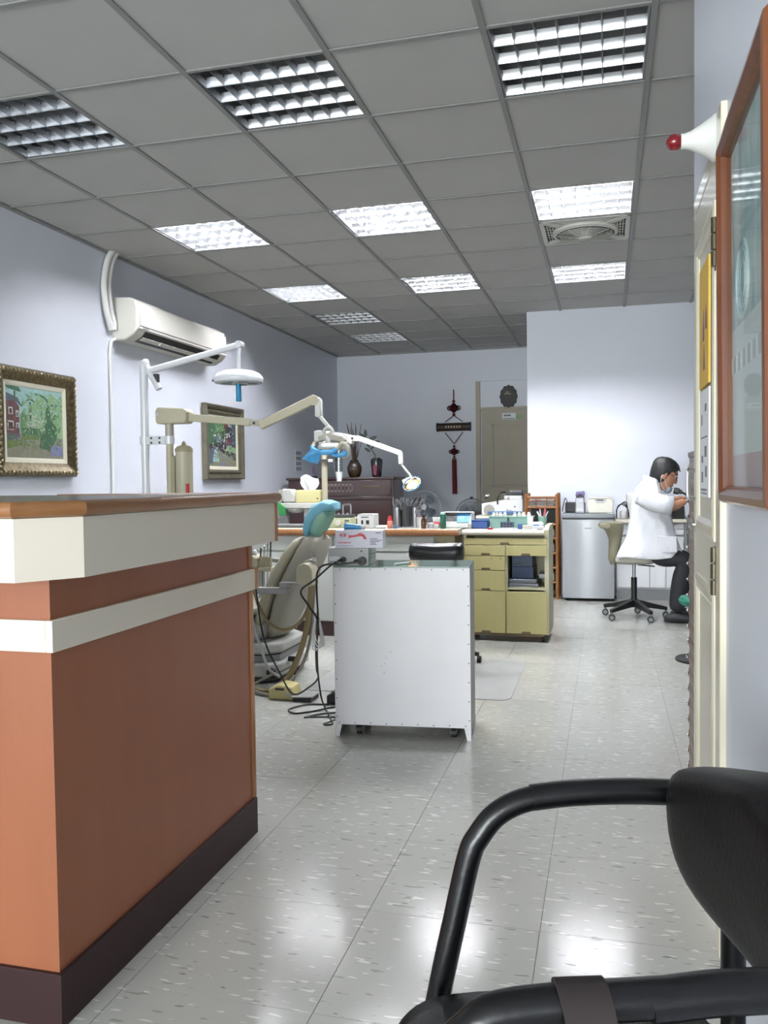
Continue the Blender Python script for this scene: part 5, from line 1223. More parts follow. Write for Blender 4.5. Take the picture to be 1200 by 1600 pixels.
for k in range(3): la.tube([(-2.93 + k*.0, 8.60, .70 + k*.05), (-2.86, 8.60, .66 + k*.05)], .006, 5)
la.wbuild('carving', 'lattice', rcab)
MB().tube([(-2.49, 8.59, 1.093), (-2.49, 8.575, 1.093), (-2.29, 8.575, 1.098), (-2.29, 8.59, 1.098)], .005, 6).wbuild('bar_handle', 'brass', rcab)
mat('vase_dark', (34, 29, 25), 0.25, col2=(62, 46, 30), scale=8, amount=.5); mat('vase_black', (16, 17, 24), 0.15, coat=.5); mat('vase_red', (92, 26, 46), 0.2, coat=.4); mat('twig', (48, 36, 28), 0.7); mat('leaf_dark', (24, 42, 32), 0.4)
ZV = 1.1955
v1 = thing('vase', 'round dark brown vase with dry twigs on the rosewood cabinet', 'vase', (-2.64, 8.78, ZV))
MB().lathe([(.045, 0), (.06, .01), (.078, .07), (.08, .11), (.06, .155), (.045, .17), (.05, .185), (.042, .185), (.038, .165), (.001, .16)], n=24, caps=False).build('vase_body', 'vase_dark', v1)
for k in range(16):
    a = random.uniform(0, 2*PI); l = random.uniform(.28, .45); sp = random.uniform(.03, .16)
    p = [(.02*math.cos(a), .02*math.sin(a), .15), (sp*.5*math.cos(a), sp*.4*math.sin(a), .15 + l*.5), (sp*math.cos(a) + random.uniform(-.02, .02), sp*.6*math.sin(a), .15 + l)]
    tw = MB().tube(smooth_path(p, 4), [.005]*4 + [.0035]*4 + [.002], 5).build('twig', 'twig', v1)
v2 = thing('vase', 'tall black and plum vase with a leafy branch on the rosewood cabinet', 'vase', (-2.39, 8.78, ZV))
MB().lathe([(.045, 0), (.05, .01), (.066, .17), (.062, .19), (.045, .20), (.045, .205), (.038, .205), (.036, .19), (.001, .18)], n=24, caps=False).build('vase_body', 'vase_black', v2)
MB().prism([(-.028, .012), (.018, .012), (.026, .13), (-.034, .13)], -.0675, -.04, 'Y').build('plum_panel', 'vase_red', v2, bevel=.01)
MB().tube(smooth_path([(-.005, 0, .19), (-.02, 0, .24), (-.05, 0, .29), (-.10, 0, .36), (-.13, 0, .43)], 5), .006, 6).build('branch', 'twig', v2)
for (x, z, a, l) in ((-.07, .31, 2.0, .11), (-.06, .30, .9, .09), (-.11, .40, 2.4, .12), (-.10, .38, .5, .13), (-.07, .36, .2, .12), (-.12, .42, 1.6, .10), (-.06, .27, 2.6, .09)):
    d = Vector((math.cos(a), 0, math.sin(a))); n_ = Vector((-d.z, 0, d.x)); c_ = Vector((x, -.005, z))
    pts = [c_, c_ + d*l*.35 + n_*l*.2, c_ + d*l*.7 + n_*l*.15, c_ + d*l, c_ + d*l*.7 - n_*l*.15, c_ + d*l*.35 - n_*l*.2]
    MB().loft([[p + Vector((0, y, 0)) for p in pts] for y in (-.002, .002)]).build('leaf', 'leaf_dark', v2)
inc = thing('incense_stick', 'thin purple stick in a small dark holder on the rosewood cabinet', 'incense', (-3.1, 8.78, ZV))
MB().cyl((0, 0, .012), (-.012, 0, .125), .012, n=8).build('stick', 'purple', inc); MB().lathe([(.03, 0), (.035, .02), (.02, .02)], n=14).build('holder', 'dark_grey', inc)

# ================================================================== two standing fans in front of the back wall
mat('fan_grey', (150, 156, 162), 0.35); mat('fan_dark', (60, 66, 72), 0.35); mat('blade_grey', (120, 128, 136), 0.3)
thin_glass('blade_clear', (176, 184, 192), .06, .2)
def stand_fan(label, x, y, zc, rz, gm, hubm, bm_, r=.19):
    t = thing('standing_fan', label, 'fan', (x, y, 0), rz)
    MB().lathe([(.17, 0), (.17, .02), (.05, .035), (.02, .06), (.02, .07)], n=28).build('base', gm, t)
    MB().cyl((0, .05, .06), (0, .05, zc - .03), .012, n=12).build('pole', gm, t)
    MB().cyl((0, .02, zc), (0, .14, zc), .05, .04, n=20).build('motor', hubm, t)
    g_ = MB()
    for (yy, rr_) in ((-.035, r*.97), (.0, r), (-.05, r*.8), (-.058, r*.55)): g_.tube([(rr_*math.cos(2*PI*k/36), yy, zc + rr_*math.sin(2*PI*k/36)) for k in range(36)], .004 if yy == 0 else .0022, 5, closed=True)
    g_.build('guard_ring', gm, t)
    w_ = MB()
    for k in range(60):
        a = 2*PI*k/60; c_, s_ = math.cos(a), math.sin(a)
        w_.tube([(.04*c_, -.06, zc + .04*s_), (r*.6*c_, -.055, zc + r*.6*s_), (r*.93*c_, -.035, zc + r*.93*s_), (r*c_, 0, zc + r*s_), (r*.9*c_, .03, zc + r*.9*s_), (.06*c_, .04, zc + .06*s_)], .0011, 4, caps=False)
    w_.build('guard_wires', gm, t)
    for k in range(4):
        a0 = k*PI/2 + .4; pts = []
        for q in range(9):
            a = a0 + .95*q/8; pts.append((a, r*.86*(1 - .18*abs(q - 5)/5)))
        ring = [(.03*math.cos(a0), zc + .03*math.sin(a0))] + [(rr_*math.cos(a), zc + rr_*math.sin(a)) for a, rr_ in pts] + [(.03*math.cos(a0 + 1.2), zc + .03*math.sin(a0 + 1.2))]
        MB().prism(ring, -.02, -.017, 'Y').build('blade', bm_, t)
    MB().cyl((0, -.064, zc), (0, -.01, zc), .034, n=20).build('hub', hubm, t)
    return t
stand_fan('standing fan with pale grey hub and clear blades left of the red tassel', -2.083, 9.8, .84, 0, 'fan_grey', 'light_grey', 'blade_clear')
f2 = stand_fan('standing fan with a dark guard and black hub in front of the back door', -1.525, 9.8, .745, .1, 'fan_dark', 'black', 'blade_clear')
MB().cyl((0, 0, .93), (0, 0, .955), .018, n=12).build('guard_clip', 'black', f2)

# ================================================================== lab machine on a small table by the partition corner
lt = thing('side_table', 'plain side table carrying the white lab machine', 'table', (-1.06, 9.0, 0))
b2(-.27, .27, -.2, .2, .745, .775).build('table_top', 'cream_plastic', lt, bevel=.003)
for sx in (-1, 1):
    for sy in (-1, 1): b2(sx*.24 - .015, sx*.24 + .015, sy*.17 - .015, sy*.17 + .015, 0, .744).build('leg', 'steel', lt)
mat('blue_bar', (70, 112, 170), 0.35)
lm = thing('lab_machine', 'white lab machine with sloped front, blue rail and grey unit on top', 'machine', (-1.06, 9.0, .776))
MB().prism([(-.22, 0), (-.22, .125), (-.14, .135), (.02, .165), (.21, .168), (.21, .03), (.21, 0)], -.10, .12, 'Y').build('body', 'white_plastic', lm, bevel=.006)
MB().cyl((-.14, -.10, .055), (-.14, -.108, .055), .058, n=28).build('wheel', 'shell_grey', lm)
MB().b2(-.15, .20, -.14, -.105, .018, .042).build('blue_rail', 'blue_bar', lm, bevel=.004)
b2(.02, .2, -.102, -.1, .17, .205).build('upper_strip', 'white_plastic', lm); b2(.02, .205, -.08, .1, .168, .205).build('upper_block', 'light_grey', lm, bevel=.005)
MB().sph((.06, -.105, .187), .014, 10, 8).build('knob', 'white_plastic', lm)
b2(.03, .2, -.08, .08, .2055, .235).build('dark_unit', 'dark_grey', lm, bevel=.006); b2(.07, .2, -.07, .07, .2355, .262).build('top_unit', 'mid_grey', lm, bevel=.008)
MB().tube(smooth_path([(.03, -.05, .24), (-.02, -.10, .235), (-.045, -.115, .18), (-.05, -.115, .115)], 5), .008, 7).build('cable', 'black', lm)
MB().tube(smooth_path([(.2, -.02, .23), (.235, -.04, .15), (.23, -.04, .06)], 5), .006, 7).build('cable', 'dark_grey', lm)
for (x, z, r) in ((.13, .09, .008), (.05, .055, .007), (.09, .055, .004)): MB().cyl((x, -.1, z), (x, -.112, z), r, n=10).build('lever', 'dark_grey', lm)
MB().tube([(.05, -.112, .055), (.10, -.112, .055)], .004, 6).build('crank', 'steel', lm)

# ================================================================== bamboo magazine rack beside the fridge
mat('bamboo', (146, 96, 50), 0.4, col2=(124, 78, 40), scale=8, stretch=(8, 8, .6))
br = thing('bamboo_shelf', 'narrow brown bamboo shelf stacked with newspapers beside the fridge', 'shelf', (-.605, 8.32, 0))
X0, X1, Y0_, Y1_ = -.147, .147, -.12, .17
for (x, y, z1) in ((X0, Y0_, 1.0), (X1, Y0_, 1.0), (X0, Y1_, 1.01), (X1, Y1_, 1.01)): MB().cyl((x, y, 0), (x, y, z1), .017, n=12).sph((x, y, z1), (.017, .017, .008), 10, 6).build('post', 'bamboo', br)
SH = (.16, .30, .44, .58, .715, .88)
for z in SH:
    for y in (Y0_, Y1_): MB().cyl((X0, y, z), (X1, y, z), .011, n=10).build('rail', 'bamboo', br)
    for x in (X0, X1): MB().cyl((x, Y0_, z), (x, Y1_, z), .009, n=10).build('side_rail', 'bamboo', br)
    for k in range(5): b2(X0 + .02 + k*.055, X0 + .05 + k*.055, Y0_, Y1_, z + .003, z + .008).build('slat', 'bamboo', br)
MB().cyl((X0, Y0_, .975), (X1, Y0_, .975), .012, n=10).build('rail', 'bamboo', br)
for k in (-.05, .05): MB().cyl((k, Y0_, .88), (k, Y0_, .975), .005, n=8).build('spindle', 'bamboo', br)
b2(X0 + .02, X1 - .02, Y1_ - .012, Y1_ - .006, .05, .87).build('back_board', 'black', br)
mat('newsprint', (196, 196, 194), 0.8, col2=(150, 148, 146), scale=30, stretch=(1, 1, 8)); mat('newsprint_red', (190, 120, 100), 0.8, col2=(210, 190, 180), scale=24); mat('plastic_bag', (190, 192, 200), 0.4)
cnt = 0
NL = ['folded grey newspaper lowest in the top tray of the bamboo shelf', 'folded pale newspaper in the middle of the top tray of the bamboo shelf', 'reddish printed newspaper uppermost in the top tray of the bamboo shelf']
for k in range(3):
    t = thing('newspaper', NL[k], 'newspaper', (-.605, 8.335, .8885 + .0235*k), random.uniform(-.05, .05), 'newspapers on the bamboo shelf')
    b2(-.12, .12, -.1, .12, 0, .02).build('pages', 'newsprint_red' if k == 2 else 'newsprint', t, bevel=.006); b2(-.118, .122, -.102, .118, .0202, .0225).build('top_sheet', 'newsprint', t)
for k, (z, lab) in enumerate(((.588, 'wrapped pale bundle on the upper middle level of the bamboo shelf'), (.448, 'wrapped pale bundle on the lower middle level of the bamboo shelf'), (.168, 'stack of striped papers on the lowest level of the bamboo shelf'))):
    t = thing('paper_bundle', lab, 'bundle', (-.605, 8.33, z + .001), 0, 'bundles on the bamboo shelf')
    MB().prism([(-.12, 0), (.12, 0), (.115, .07), (.05, .085), (-.1, .08)], -.1, .11, 'Y').build('bundle_body', 'plastic_bag' if k < 2 else 'newsprint', t, bevel=.012)
    b2(-.1, .1, -.1012, -.1, .03, .04).build('print_band', 'mid_grey', t)

# ================================================================== small fridge and what stands on it
mat('fridge_silver', (178, 182, 184), 0.32, .25, col2=(170, 174, 177), scale=2); mat('fridge_top', (134, 138, 142), 0.4)
fg = thing('small_fridge', 'waist-high silver fridge against the bright partition wall', 'fridge', (-.17, 8.33, 0), 0)
b2(-.237, .237, -.18, .225, .02, .78).build('cabinet_body', 'fridge_top', fg, bevel=.006)
MB().prism([(-.236, -.19), (.236, -.19), (.236, -.205), (.2, -.222), (.0, -.23), (-.2, -.222), (-.236, -.205)], .03, .765, 'Z').build('door', 'fridge_silver', fg, ang=40)
MB().prism([(-.24, .225), (.24, .225), (.24, -.21), (.2, -.228), (0, -.236), (-.2, -.228), (-.24, -.21)], .782, .822, 'Z').build('top_cap', 'fridge_top', fg, bevel=.004)
for k in range(7): b2(-.03 + k*.0088, -.0235 + k*.0088, -.2315, -.229, .683, .69).build('logo_mark', 'dark_grey', fg)
for x in (-.2, .2): MB().cyl((x, -.14, 0), (x, -.14, .02), .016, n=10).cyl((x, .19, 0), (x, .19, .02), .016, n=10).build('foot', 'black', fg)
mat('violet', (104, 88, 140), 0.35); mat('smoke_plastic', (130, 130, 140), 0.2)
fz = .823
wp = thing('water_flosser', 'grey translucent appliance with a violet cap on the fridge', 'appliance', (-.245, 8.22, fz))
MB().prism([(-.045, 0), (.045, 0), (.042, .10), (.04, .15), (-.04, .15), (-.042, .10)], -.05, .06, 'Y').build('tank', 'smoke_plastic', wp, bevel=.008)
MB().prism([(-.042, .165), (-.035, .205), (.04, .21), (.044, .165), (.02, .165), (.018, .18), (-.012, .18), (-.012, .165)], -.055, .055, 'Y').build('cap', 'violet', wp, bevel=.006)
b2(-.036, .038, -.045, .05, .1505, .18).build('neck', 'dark_grey', wp); b2(-.032, .035, -.052, -.05, .02, .1).build('front_window', 'light_grey', wp)
bl_ = thing('black_adapter', 'black adapter block behind the violet-capped appliance', 'adapter', (-.29, 8.42, fz)); b2(-.10, .09, -.04, .04, 0, .10).build('block', 'black', bl_, bevel=.01); MB().tube(smooth_path([(-.08, -.02, .1), (-.10, -.05, .14), (-.12, -.03, .06), (-.13, 0, .01)], 5), .004, 6).build('lead', 'black', bl_)
us = thing('ultrasonic_cleaner', 'rounded cream ultrasonic cleaner box on the fridge', 'appliance', (-.06, 8.27, fz))
MB().prism([(-.115, .012), (-.10, 0), (.10, 0), (.115, .012), (.122, .10), (.11, .135), (-.11, .135), (-.122, .10)], -.08, .10, 'Y').build('body', 'cream_plastic', us, bevel=.018, seg=3)
MB().prism([(-.108, .136), (.108, .136), (.10, .15), (-.10, .15)], -.075, .095, 'Y').build('lid', 'cream_plastic', us, bevel=.008)
MB().prism([(-.055, .135), (.055, .135), (.05, .115), (.03, .098), (-.03, .098), (-.05, .115)], -.084, -.078, 'Y').build('control_panel', 'light_grey', us, bevel=.002); b2(-.03, .03, -.0855, -.084, .118, .128).build('display', 'dark_grey', us)
rm = thing('remote_tray', 'thin dark tray under the edge of the ultrasonic cleaner', 'tray', (.045, 8.16, fz)); b2(-.04, .04, -.025, .02, 0, .006).build('tray_body', 'white_plastic', rm); b2(-.035, .035, -.02, .015, .0062, .0075).build('tray_pad', 'light_grey', rm)

# ================================================================== white counter behind the dentist
mat('cab_white', (222, 224, 226), 0.4, col2=(214, 217, 219), scale=3)
wcn = thing('wall_counter', 'low white counter with shelves and doors behind the seated dentist', 'counter', (.38, 8.4, 0))
b2(.09, .70, 8.30, 8.565, .10, .73).wbuild('carcass', 'cab_white', wcn)
b2(.075, .715, 8.25, 8.567, .731, .762).wbuild('worktop', 'laminate_white', wcn, bevel=.004)
for (x0, x1) in ((.10, .243), (.249, .385), (.391, .53), (.536, .69)): b2(x0, x1, 8.278, 8.2995, .12, .60).wbuild('door', 'cab_white', wcn, bevel=.002)
for z in (.615, .672):
    for (x0, x1) in ((.10, .385), (.391, .69)): b2(x0, x1, 8.278, 8.2995, z, z + .048).wbuild('drawer', 'cab_white', wcn, bevel=.002)
b2(.09, .70, 8.29, 8.565, 0, .10).wbuild('kick_board', 'mid_grey', wcn)
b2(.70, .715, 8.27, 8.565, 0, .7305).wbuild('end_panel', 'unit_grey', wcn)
zc_ = .7625
jr = thing('white_canister', 'tall white lidded canister on the counter behind the dentist', 'canister', (.245, 8.42, zc_)); MB().lathe([(.062, 0), (.065, .004), (.065, .21)], n=24).build('canister_body', 'white_plastic', jr); MB().lathe([(.067, .2102), (.067, .235), (.055, .245), (.02, .25)], n=24).build('lid', 'white_plastic', jr)
tc_ = thing('white_mug', 'small white mug with loops of black cable behind the stool', 'mug', (.155, 8.36, zc_)); MB().lathe([(.033, 0), (.036, .004), (.036, .07), (.033, .07), (.031, .006), (.001, .005)], n=20, caps=False).build('mug_body', 'white_plastic', tc_); MB().lathe([(.034, .0702), (.034, .076), (.001, .08)], n=20).build('lid', 'white_plastic', tc_)
for k in range(3): tag(MB().tube(smooth_path([(.09, 8.33 + .02*k, zc_ + .004), (.095, 8.33, zc_ + .10), (.13 + .02*k, 8.32, zc_ + .14 + .012*k), (.19, 8.33, zc_ + .10), (.205, 8.34 + .01*k, zc_ + .01)], 6), .005, 6).build('cable_loop', 'black'), ['black cable loop over the white mug, lowest', 'black cable loop over the white mug, middle', 'black cable loop over the white mug, highest'][k], 'cable', 'cable loops on the counter')
dk = thing('dark_case', 'black equipment case on the counter in front of the dentist', 'case', (.62, 8.41, zc_)); b2(-.10, .08, -.10, .10, 0, .12).build('case_body', 'black', dk, bevel=.006); b2(-.10, .08, -.102, -.1, .09, .1).build('case_seam', 'dark_grey', dk)
# ================================================================== dentist's stool
mat('stool_green', (128, 124, 100), 0.4, col2=(116, 112, 90), scale=6); mat('stool_seat', (206, 204, 192), 0.4, col2=(194, 192, 180), scale=8)
SX, SY = .215, 7.22
sl_ = thing('dentist_stool', 'swivel stool with olive backrest, pale seat and five-star black base', 'stool', (SX, SY, 0))
MB().lathe([(.001, .455), (.15, .452), (.175, .47), (.18, .495), (.165, .525), (.10, .535), (.001, .532)], n=32, sx=1.0, sy=1.0).build('seat', 'stool_seat', sl_)
MB().cyl((0, 0, .15), (0, 0, .335), .024, n=14).build('column', 'black', sl_); MB().cyl((0, 0, .33), (0, 0, .453), .014, n=14).build('piston', 'steel', sl_); MB().cyl((0, 0, .09), (0, 0, .16), .035, .028, n=16).build('hub', 'black', sl_)
MB().tube([(.03, -.02, .44), (.16, -.04, .43)], .006, 6).build('height_lever', 'black', sl_)
for k in range(5):
    a = k*2*PI/5 + math.radians(-62); c_, s_ = math.cos(a), math.sin(a)
    leg = MB().loft([[(c_*r_ - s_*w*q, s_*r_ + c_*w*q, z_ + hgt*p) for q, p in ((-1, -1), (1, -1), (1, 1), (-1, 1))] for r_, z_, w, hgt in ((.02, .125, .024, .03), (.15, .10, .02, .02), (.265, .078, .016, .014))]).build('star_leg', 'black', sl_, bevel=.004)
    wx, wy = c_*.255, s_*.255
    cst = MB().cyl((wx, wy - .022, .026), (wx, wy + .022, .026), .026, n=16).build('caster', 'rubber', sl_); pass
    MB().cyl((wx, wy, .045), (wx, wy, .07), .010, n=8).build('caster_stem', 'mid_grey', cst)
    for sy in (-1, 1): MB().cyl((wx, wy + sy*.0222, .026), (wx, wy + sy*.0235, .026), .017, n=12).build('wheel_hub', 'mid_grey', cst)
# waisted backrest on the left side of the seat
rings = []
for (x, z, w, th) in ((-.165, .445, .09, .025), (-.165, .49, .10, .042), (-.158, .57, .09, .045), (-.148, .65, .085, .053), (-.155, .71, .10, .07), (-.168, .75, .14, .088), (-.172, .785, .15, .09), (-.172, .79, .12, .06)):
    rings.append([(x + th*math.copysign(abs(math.cos(a))**.7, math.cos(a)), w*math.copysign(abs(math.sin(a))**.7, math.sin(a)), z) for a in [2*PI*k/20 for k in range(20)]])
MB().loft(rings).build('backrest', 'stool_green', sl_)
MB().loft([[(x + .025*math.cos(a), y_ + .0*math.sin(a), .765 + .022*math.sin(a)) for a in [2*PI*k/12 for k in range(12)]] for (x, y_) in ((-.215, -.17), (-.25, -.16), (-.26, 0), (-.25, .16), (-.215, .17))]).build('back_lip', 'stool_green', sl_)

# ================================================================== the seated dentist
mat('skin', (178, 130, 102), 0.5, col2=(166, 118, 92), scale=10); mat('coat', (224, 226, 230), 0.75, col2=(214, 216, 220), scale=5, bump=.9, bscale=9, bdist=.02, stretch=(1, 1, .6)); mat('trouser', (24, 26, 31), 0.75, col2=(32, 33, 38), scale=8); mat('hair', (14, 13, 14), 0.5, bump=.9, bscale=90, stretch=(1, 3, 3)); mat('mask', (150, 164, 178), 0.7); mat('shoe', (38, 38, 40), 0.5)
PYc = 7.12
dn = thing('person', 'dentist in a white short-sleeved coat and dark trousers sitting bent over work', 'person', (.30, PYc, 0))
def skin_mesh(name, verts, edges, radii, m, parent, root=0, sub=2):
    me = bpy.data.meshes.new(name); p = wloc(parent)
    me.from_pydata([tuple(Vector(v) - p) for v in verts], edges, [])
    me.materials.append(MATS[m]); o = bpy.data.objects.new(name, me); COL.objects.link(o); o.parent = parent
    sk = o.modifiers.new('skin', 'SKIN'); sk.use_smooth_shade = True; sk.branch_smoothing = .6
    for i, r in enumerate(radii): me.skin_vertices[0].data[i].radius = r if isinstance(r, tuple) else (r, r)
    for i in range(len(verts)): me.skin_vertices[0].data[i].use_root = (i == root)
    sb = o.modifiers.new('sub', 'SUBSURF'); sb.levels = sub; sb.render_levels = sub
    return o
N_, F_ = PYc - .17, PYc + .17     # near and far shoulder
# one continuous body: pelvis, spine, neck, head base, arms, legs
V = [(.28, PYc, .58), (.30, PYc, .72), (.31, PYc, .88), (.32, PYc, 1.0), (.355, PYc, 1.075), (.40, PYc, 1.12),
     (.31, N_, .985), (.42, N_ - .04, .90), (.53, N_ + .02, .935), (.60, N_ + .06, .965),
     (.31, F_, .985), (.42, F_ + .04, .90), (.53, F_ - .02, .955), (.60, F_ - .07, .985),
     (.31, PYc - .09, .53), (.585, PYc - .10, .50), (.545, PYc - .10, .27), (.53, PYc - .10, .09),
     (.31, PYc + .09, .53), (.61, PYc + .14, .50), (.60, PYc + .14, .27), (.59, PYc + .14, .09)]
E_ = [(0, 1), (1, 2), (2, 3), (3, 4), (4, 5), (3, 6), (6, 7), (7, 8), (8, 9), (3, 10), (10, 11), (11, 12), (12, 13), (0, 14), (14, 15), (15, 16), (16, 17), (0, 18), (18, 19), (19, 20), (20, 21)]
Rr = [(.10, .09), (.085, .08), (.085, .08), (.075, .07), .05, .05, .056, .046, .038, .026, .056, .046, .038, .026, .045, .045, .042, .034, .045, .045, .042, .034]
body = skin_mesh('body', V, E_, Rr, 'skin', dn)
# trousers over the legs
skin_mesh('trousers', [(.37, PYc, .545), (.40, PYc - .09, .53), (.48, PYc - .10, .515), (.60, PYc - .10, .50), (.575, PYc - .10, .40), (.545, PYc - .10, .25), (.53, PYc - .10, .085),
    (.40, PYc + .09, .53), (.48, PYc + .11, .515), (.63, PYc + .14, .50), (.61, PYc + .14, .40), (.60, PYc + .14, .25), (.59, PYc + .14, .085)],
    [(0, 1), (1, 2), (2, 3), (3, 4), (4, 5), (5, 6), (0, 7), (7, 8), (8, 9), (9, 10), (10, 11), (11, 12)],
    [(.07, .07), .085, .086, .082, .075, .07, .062, .085, .082, .082, .075, .07, .062], 'trouser', dn)
# shoes
for (x, y, nm) in ((.525, PYc - .10, 'shoe'), (.585, PYc + .14, 'shoe')):
    MB().loft([[(x + dx + 0*k, y + w*math.cos(2*PI*k/14), max(.004, zc2 + h2*math.sin(2*PI*k/14))) for k in range(14)] for dx, w, zc2, h2 in ((-.085, .018, .028, .02), (-.07, .034, .034, .03), (-.02, .04, .045, .042), (.03, .042, .046, .042), (.09, .045, .036, .032), (.15, .04, .03, .026), (.18, .02, .026, .016))]).wbuild(nm, 'shoe', dn, ang=70)
# coat: lofted from hem to collar, following the silhouette, open hem flaring over the seat
rings = []
secs = [(.515, .075, .585, .20), (.522, .07, .59, .205), (.56, .09, .575, .20), (.61, .125, .555, .19), (.68, .16, .535, .18), (.78, .176, .515, .175), (.86, .183, .495, .18), (.94, .19, .475, .19), (1.0, .208, .45, .19), (1.05, .228, .425, .165), (1.09, .262, .41, .12), (1.12, .288, .405, .085), (1.145, .302, .41, .068)]
for (z, xb, xf, w) in secs:
    ring = []
    for k in range(40):
        a = 2*PI*k/40; c_, s_ = math.cos(a), math.sin(a)
        e = .75
        x = (xb + xf)/2 + (xf - xb)/2*math.copysign(abs(c_)**e, c_); y = PYc + w*math.copysign(abs(s_)**e, s_)
        tilt = (x - (xb + xf)/2)*(-.25 if z > 1.04 else 0)
        fold = .009*math.sin(9*a + 16*z)*(1 if z < .95 else .35) + .006*math.sin(15*a - 26*z) + .004*math.sin(23*a + 40*z)
        ring.append((x + fold*c_, y + fold*s_, z + tilt + .006*math.sin(5*a)*(1 if z < .53 else 0)))
    rings.append(ring)
ct = MB().loft(rings, caps=False).wbuild('coat', 'coat', dn, ang=80)
sd = ct.modifiers.new('sub', 'SUBSURF'); sd.levels = 1; sd.render_levels = 1
# sleeves
def sleeve(pts, rad, name):
    P_ = [Vector(p) for p in pts]; rr_ = []
    for i, p in enumerate(P_):
        d = (P_[min(i+1, len(P_)-1)] - P_[max(i-1, 0)]).normalized(); u = Vector((0, 1, 0)); u = (u - d*u.dot(d)).normalized(); w = d.cross(u)
        rr_.append([p + u*(rad[i]*.9*math.cos(2*PI*k/20)) + w*(rad[i]*math.sin(2*PI*k/20)) + d*(.004*math.sin(6*PI*k/20)) for k in range(20)])
    o = MB().loft(rr_, caps=False).wbuild(name, 'coat', dn, ang=80); q = o.modifiers.new('solid', 'SOLIDIFY'); q.thickness = .004; return o
sleeve([(.265, PYc - .12, 1.0), (.315, PYc - .175, .985), (.37, PYc - .20, .955), (.43, PYc - .21, .94), (.49, PYc - .205, .932)], [.078, .080, .078, .074, .074], 'sleeve')
sleeve([(.265, PYc + .12, 1.0), (.315, PYc + .175, .985), (.37, PYc + .20, .955), (.43, PYc + .21, .94), (.49, PYc + .205, .932)], [.078, .080, .078, .074, .074], 'sleeve')
# collar and pocket
cr = []
for (o_, z_) in ((.0, 1.10), (.012, 1.125), (.006, 1.155), (-.004, 1.15)):
    cr.append([(.345 + (.057 + o_)*math.cos(2*PI*k/24) - .01*math.sin(2*PI*k/24)*0, PYc + (.062 + o_)*math.sin(2*PI*k/24), z_ - .33*(.062*math.cos(2*PI*k/24))) for k in range(24)])
MB().loft(cr, caps=False).wbuild('collar', 'coat', dn, ang=80)
pk = []
MB().prism([(.375, .56), (.53, .565), (.525, .69), (.385, .695)], PYc - .190, PYc - .18, 'Y').wbuild('pocket', 'coat', dn, bevel=.006)
# head: skull, jaw, nose, ear, hair, mask hanging under the chin, glasses
HC = Vector((.448, PYc, 1.175)); HR = Matrix.Rotation(math.radians(22), 3, 'Y')
def hm(build, name, m, **k):
    build.v = [tuple(HC + HR @ Vector(v)) for v in build.v]; return build.wbuild(name, m, dn, **k)
# the head as a lofted form: chin to crown, facing +X
hs = [(-.125, .045, .022, .022), (-.118, .042, .04, .034), (-.10, .034, .056, .046), (-.07, .018, .073, .058), (-.035, .006, .086, .067), (0, 0, .094, .073), (.04, -.004, .097, .076), (.075, -.008, .09, .072), (.105, -.012, .066, .054), (.12, -.014, .03, .026), (.123, -.014, .006, .006)]
hrings = [[(cx + rx*math.cos(2*PI*k/28), ry*math.sin(2*PI*k/28), z) for k in range(28)] for z, cx, rx, ry in hs]
head = hm(MB().loft(hrings), 'head', 'skin', ang=80)
hm(MB().loft([[(.088 + dx, w*math.cos(2*PI*k/10), z + h_*math.sin(2*PI*k/10)) for k in range(10)] for dx, w, z, h_ in ((-.01, .016, .0, .045), (.008, .013, -.012, .03), (.022, .009, -.026, .014), (.024, .004, -.028, .006))]), 'nose', 'skin', ang=80)
for sy in (-1, 1):
    hm(MB().sph((-.002, sy*.075, -.008), (.022, .01, .034), 12, 8), 'ear', 'skin'); hm(MB().sph((.079, sy*.03, .01), (.012, .013, .009), 10, 8), 'eye', 'white_plastic'); hm(MB().sph((.089, sy*.03, .01), (.004, .006, .006), 8, 6), 'pupil', 'black'); hm(MB().tube([(.092, sy*.015, .03), (.09, sy*.03, .036), (.075, sy*.05, .032)], .005, 6), 'eyebrow', 'hair')
hm(MB().tube([(.082, -.022, -.062), (.09, 0, -.06), (.082, .022, -.062)], .006, 8), 'lips', 'skin')
# hair cap: covers crown, back and temples
hv = []
for (z, cx, rx, ry, a0) in ((-.075, -.012, .078, .062, 1.95), (-.045, -.008, .095, .076, 1.75), (-.01, -.008, .104, .082, 1.45), (.03, -.008, .109, .086, 1.1), (.06, -.010, .109, .085, .55), (.085, -.012, .103, .08, .0), (.11, -.014, .085, .068, 0), (.128, -.014, .055, .046, 0), (.138, -.012, .012, .012, 0)):
    ring = []
    for k in range(36):
        a = 2*PI*k/36 - PI
        f_ = abs(a)
        if f_ < a0:      # bare face: pull inside the skull
            s2 = .88
        else: s2 = 1 + .03*math.sin(11*a + 40*z)
        ring.append((cx + rx*s2*math.cos(a), ry*s2*math.sin(a), z))
    hv.append(ring)
hair = hm(MB().loft(hv), 'hair', 'hair', ang=80)
hm(MB().loft([[(.075 + .03*t_, y, .085 - .03*t_ + .006*math.sin(30*y)) for y in [-.06 + .12*k/11 for k in range(12)]] + [] for t_ in (0,)] + [[(.10, y*.95, .068 + .008*math.sin(50*y)) for y in [-.06 + .12*k/11 for k in range(12)]], [(.072, y*.9, .075) for y in [-.06 + .12*k/11 for k in range(12)]]], caps=False), 'fringe', 'hair')
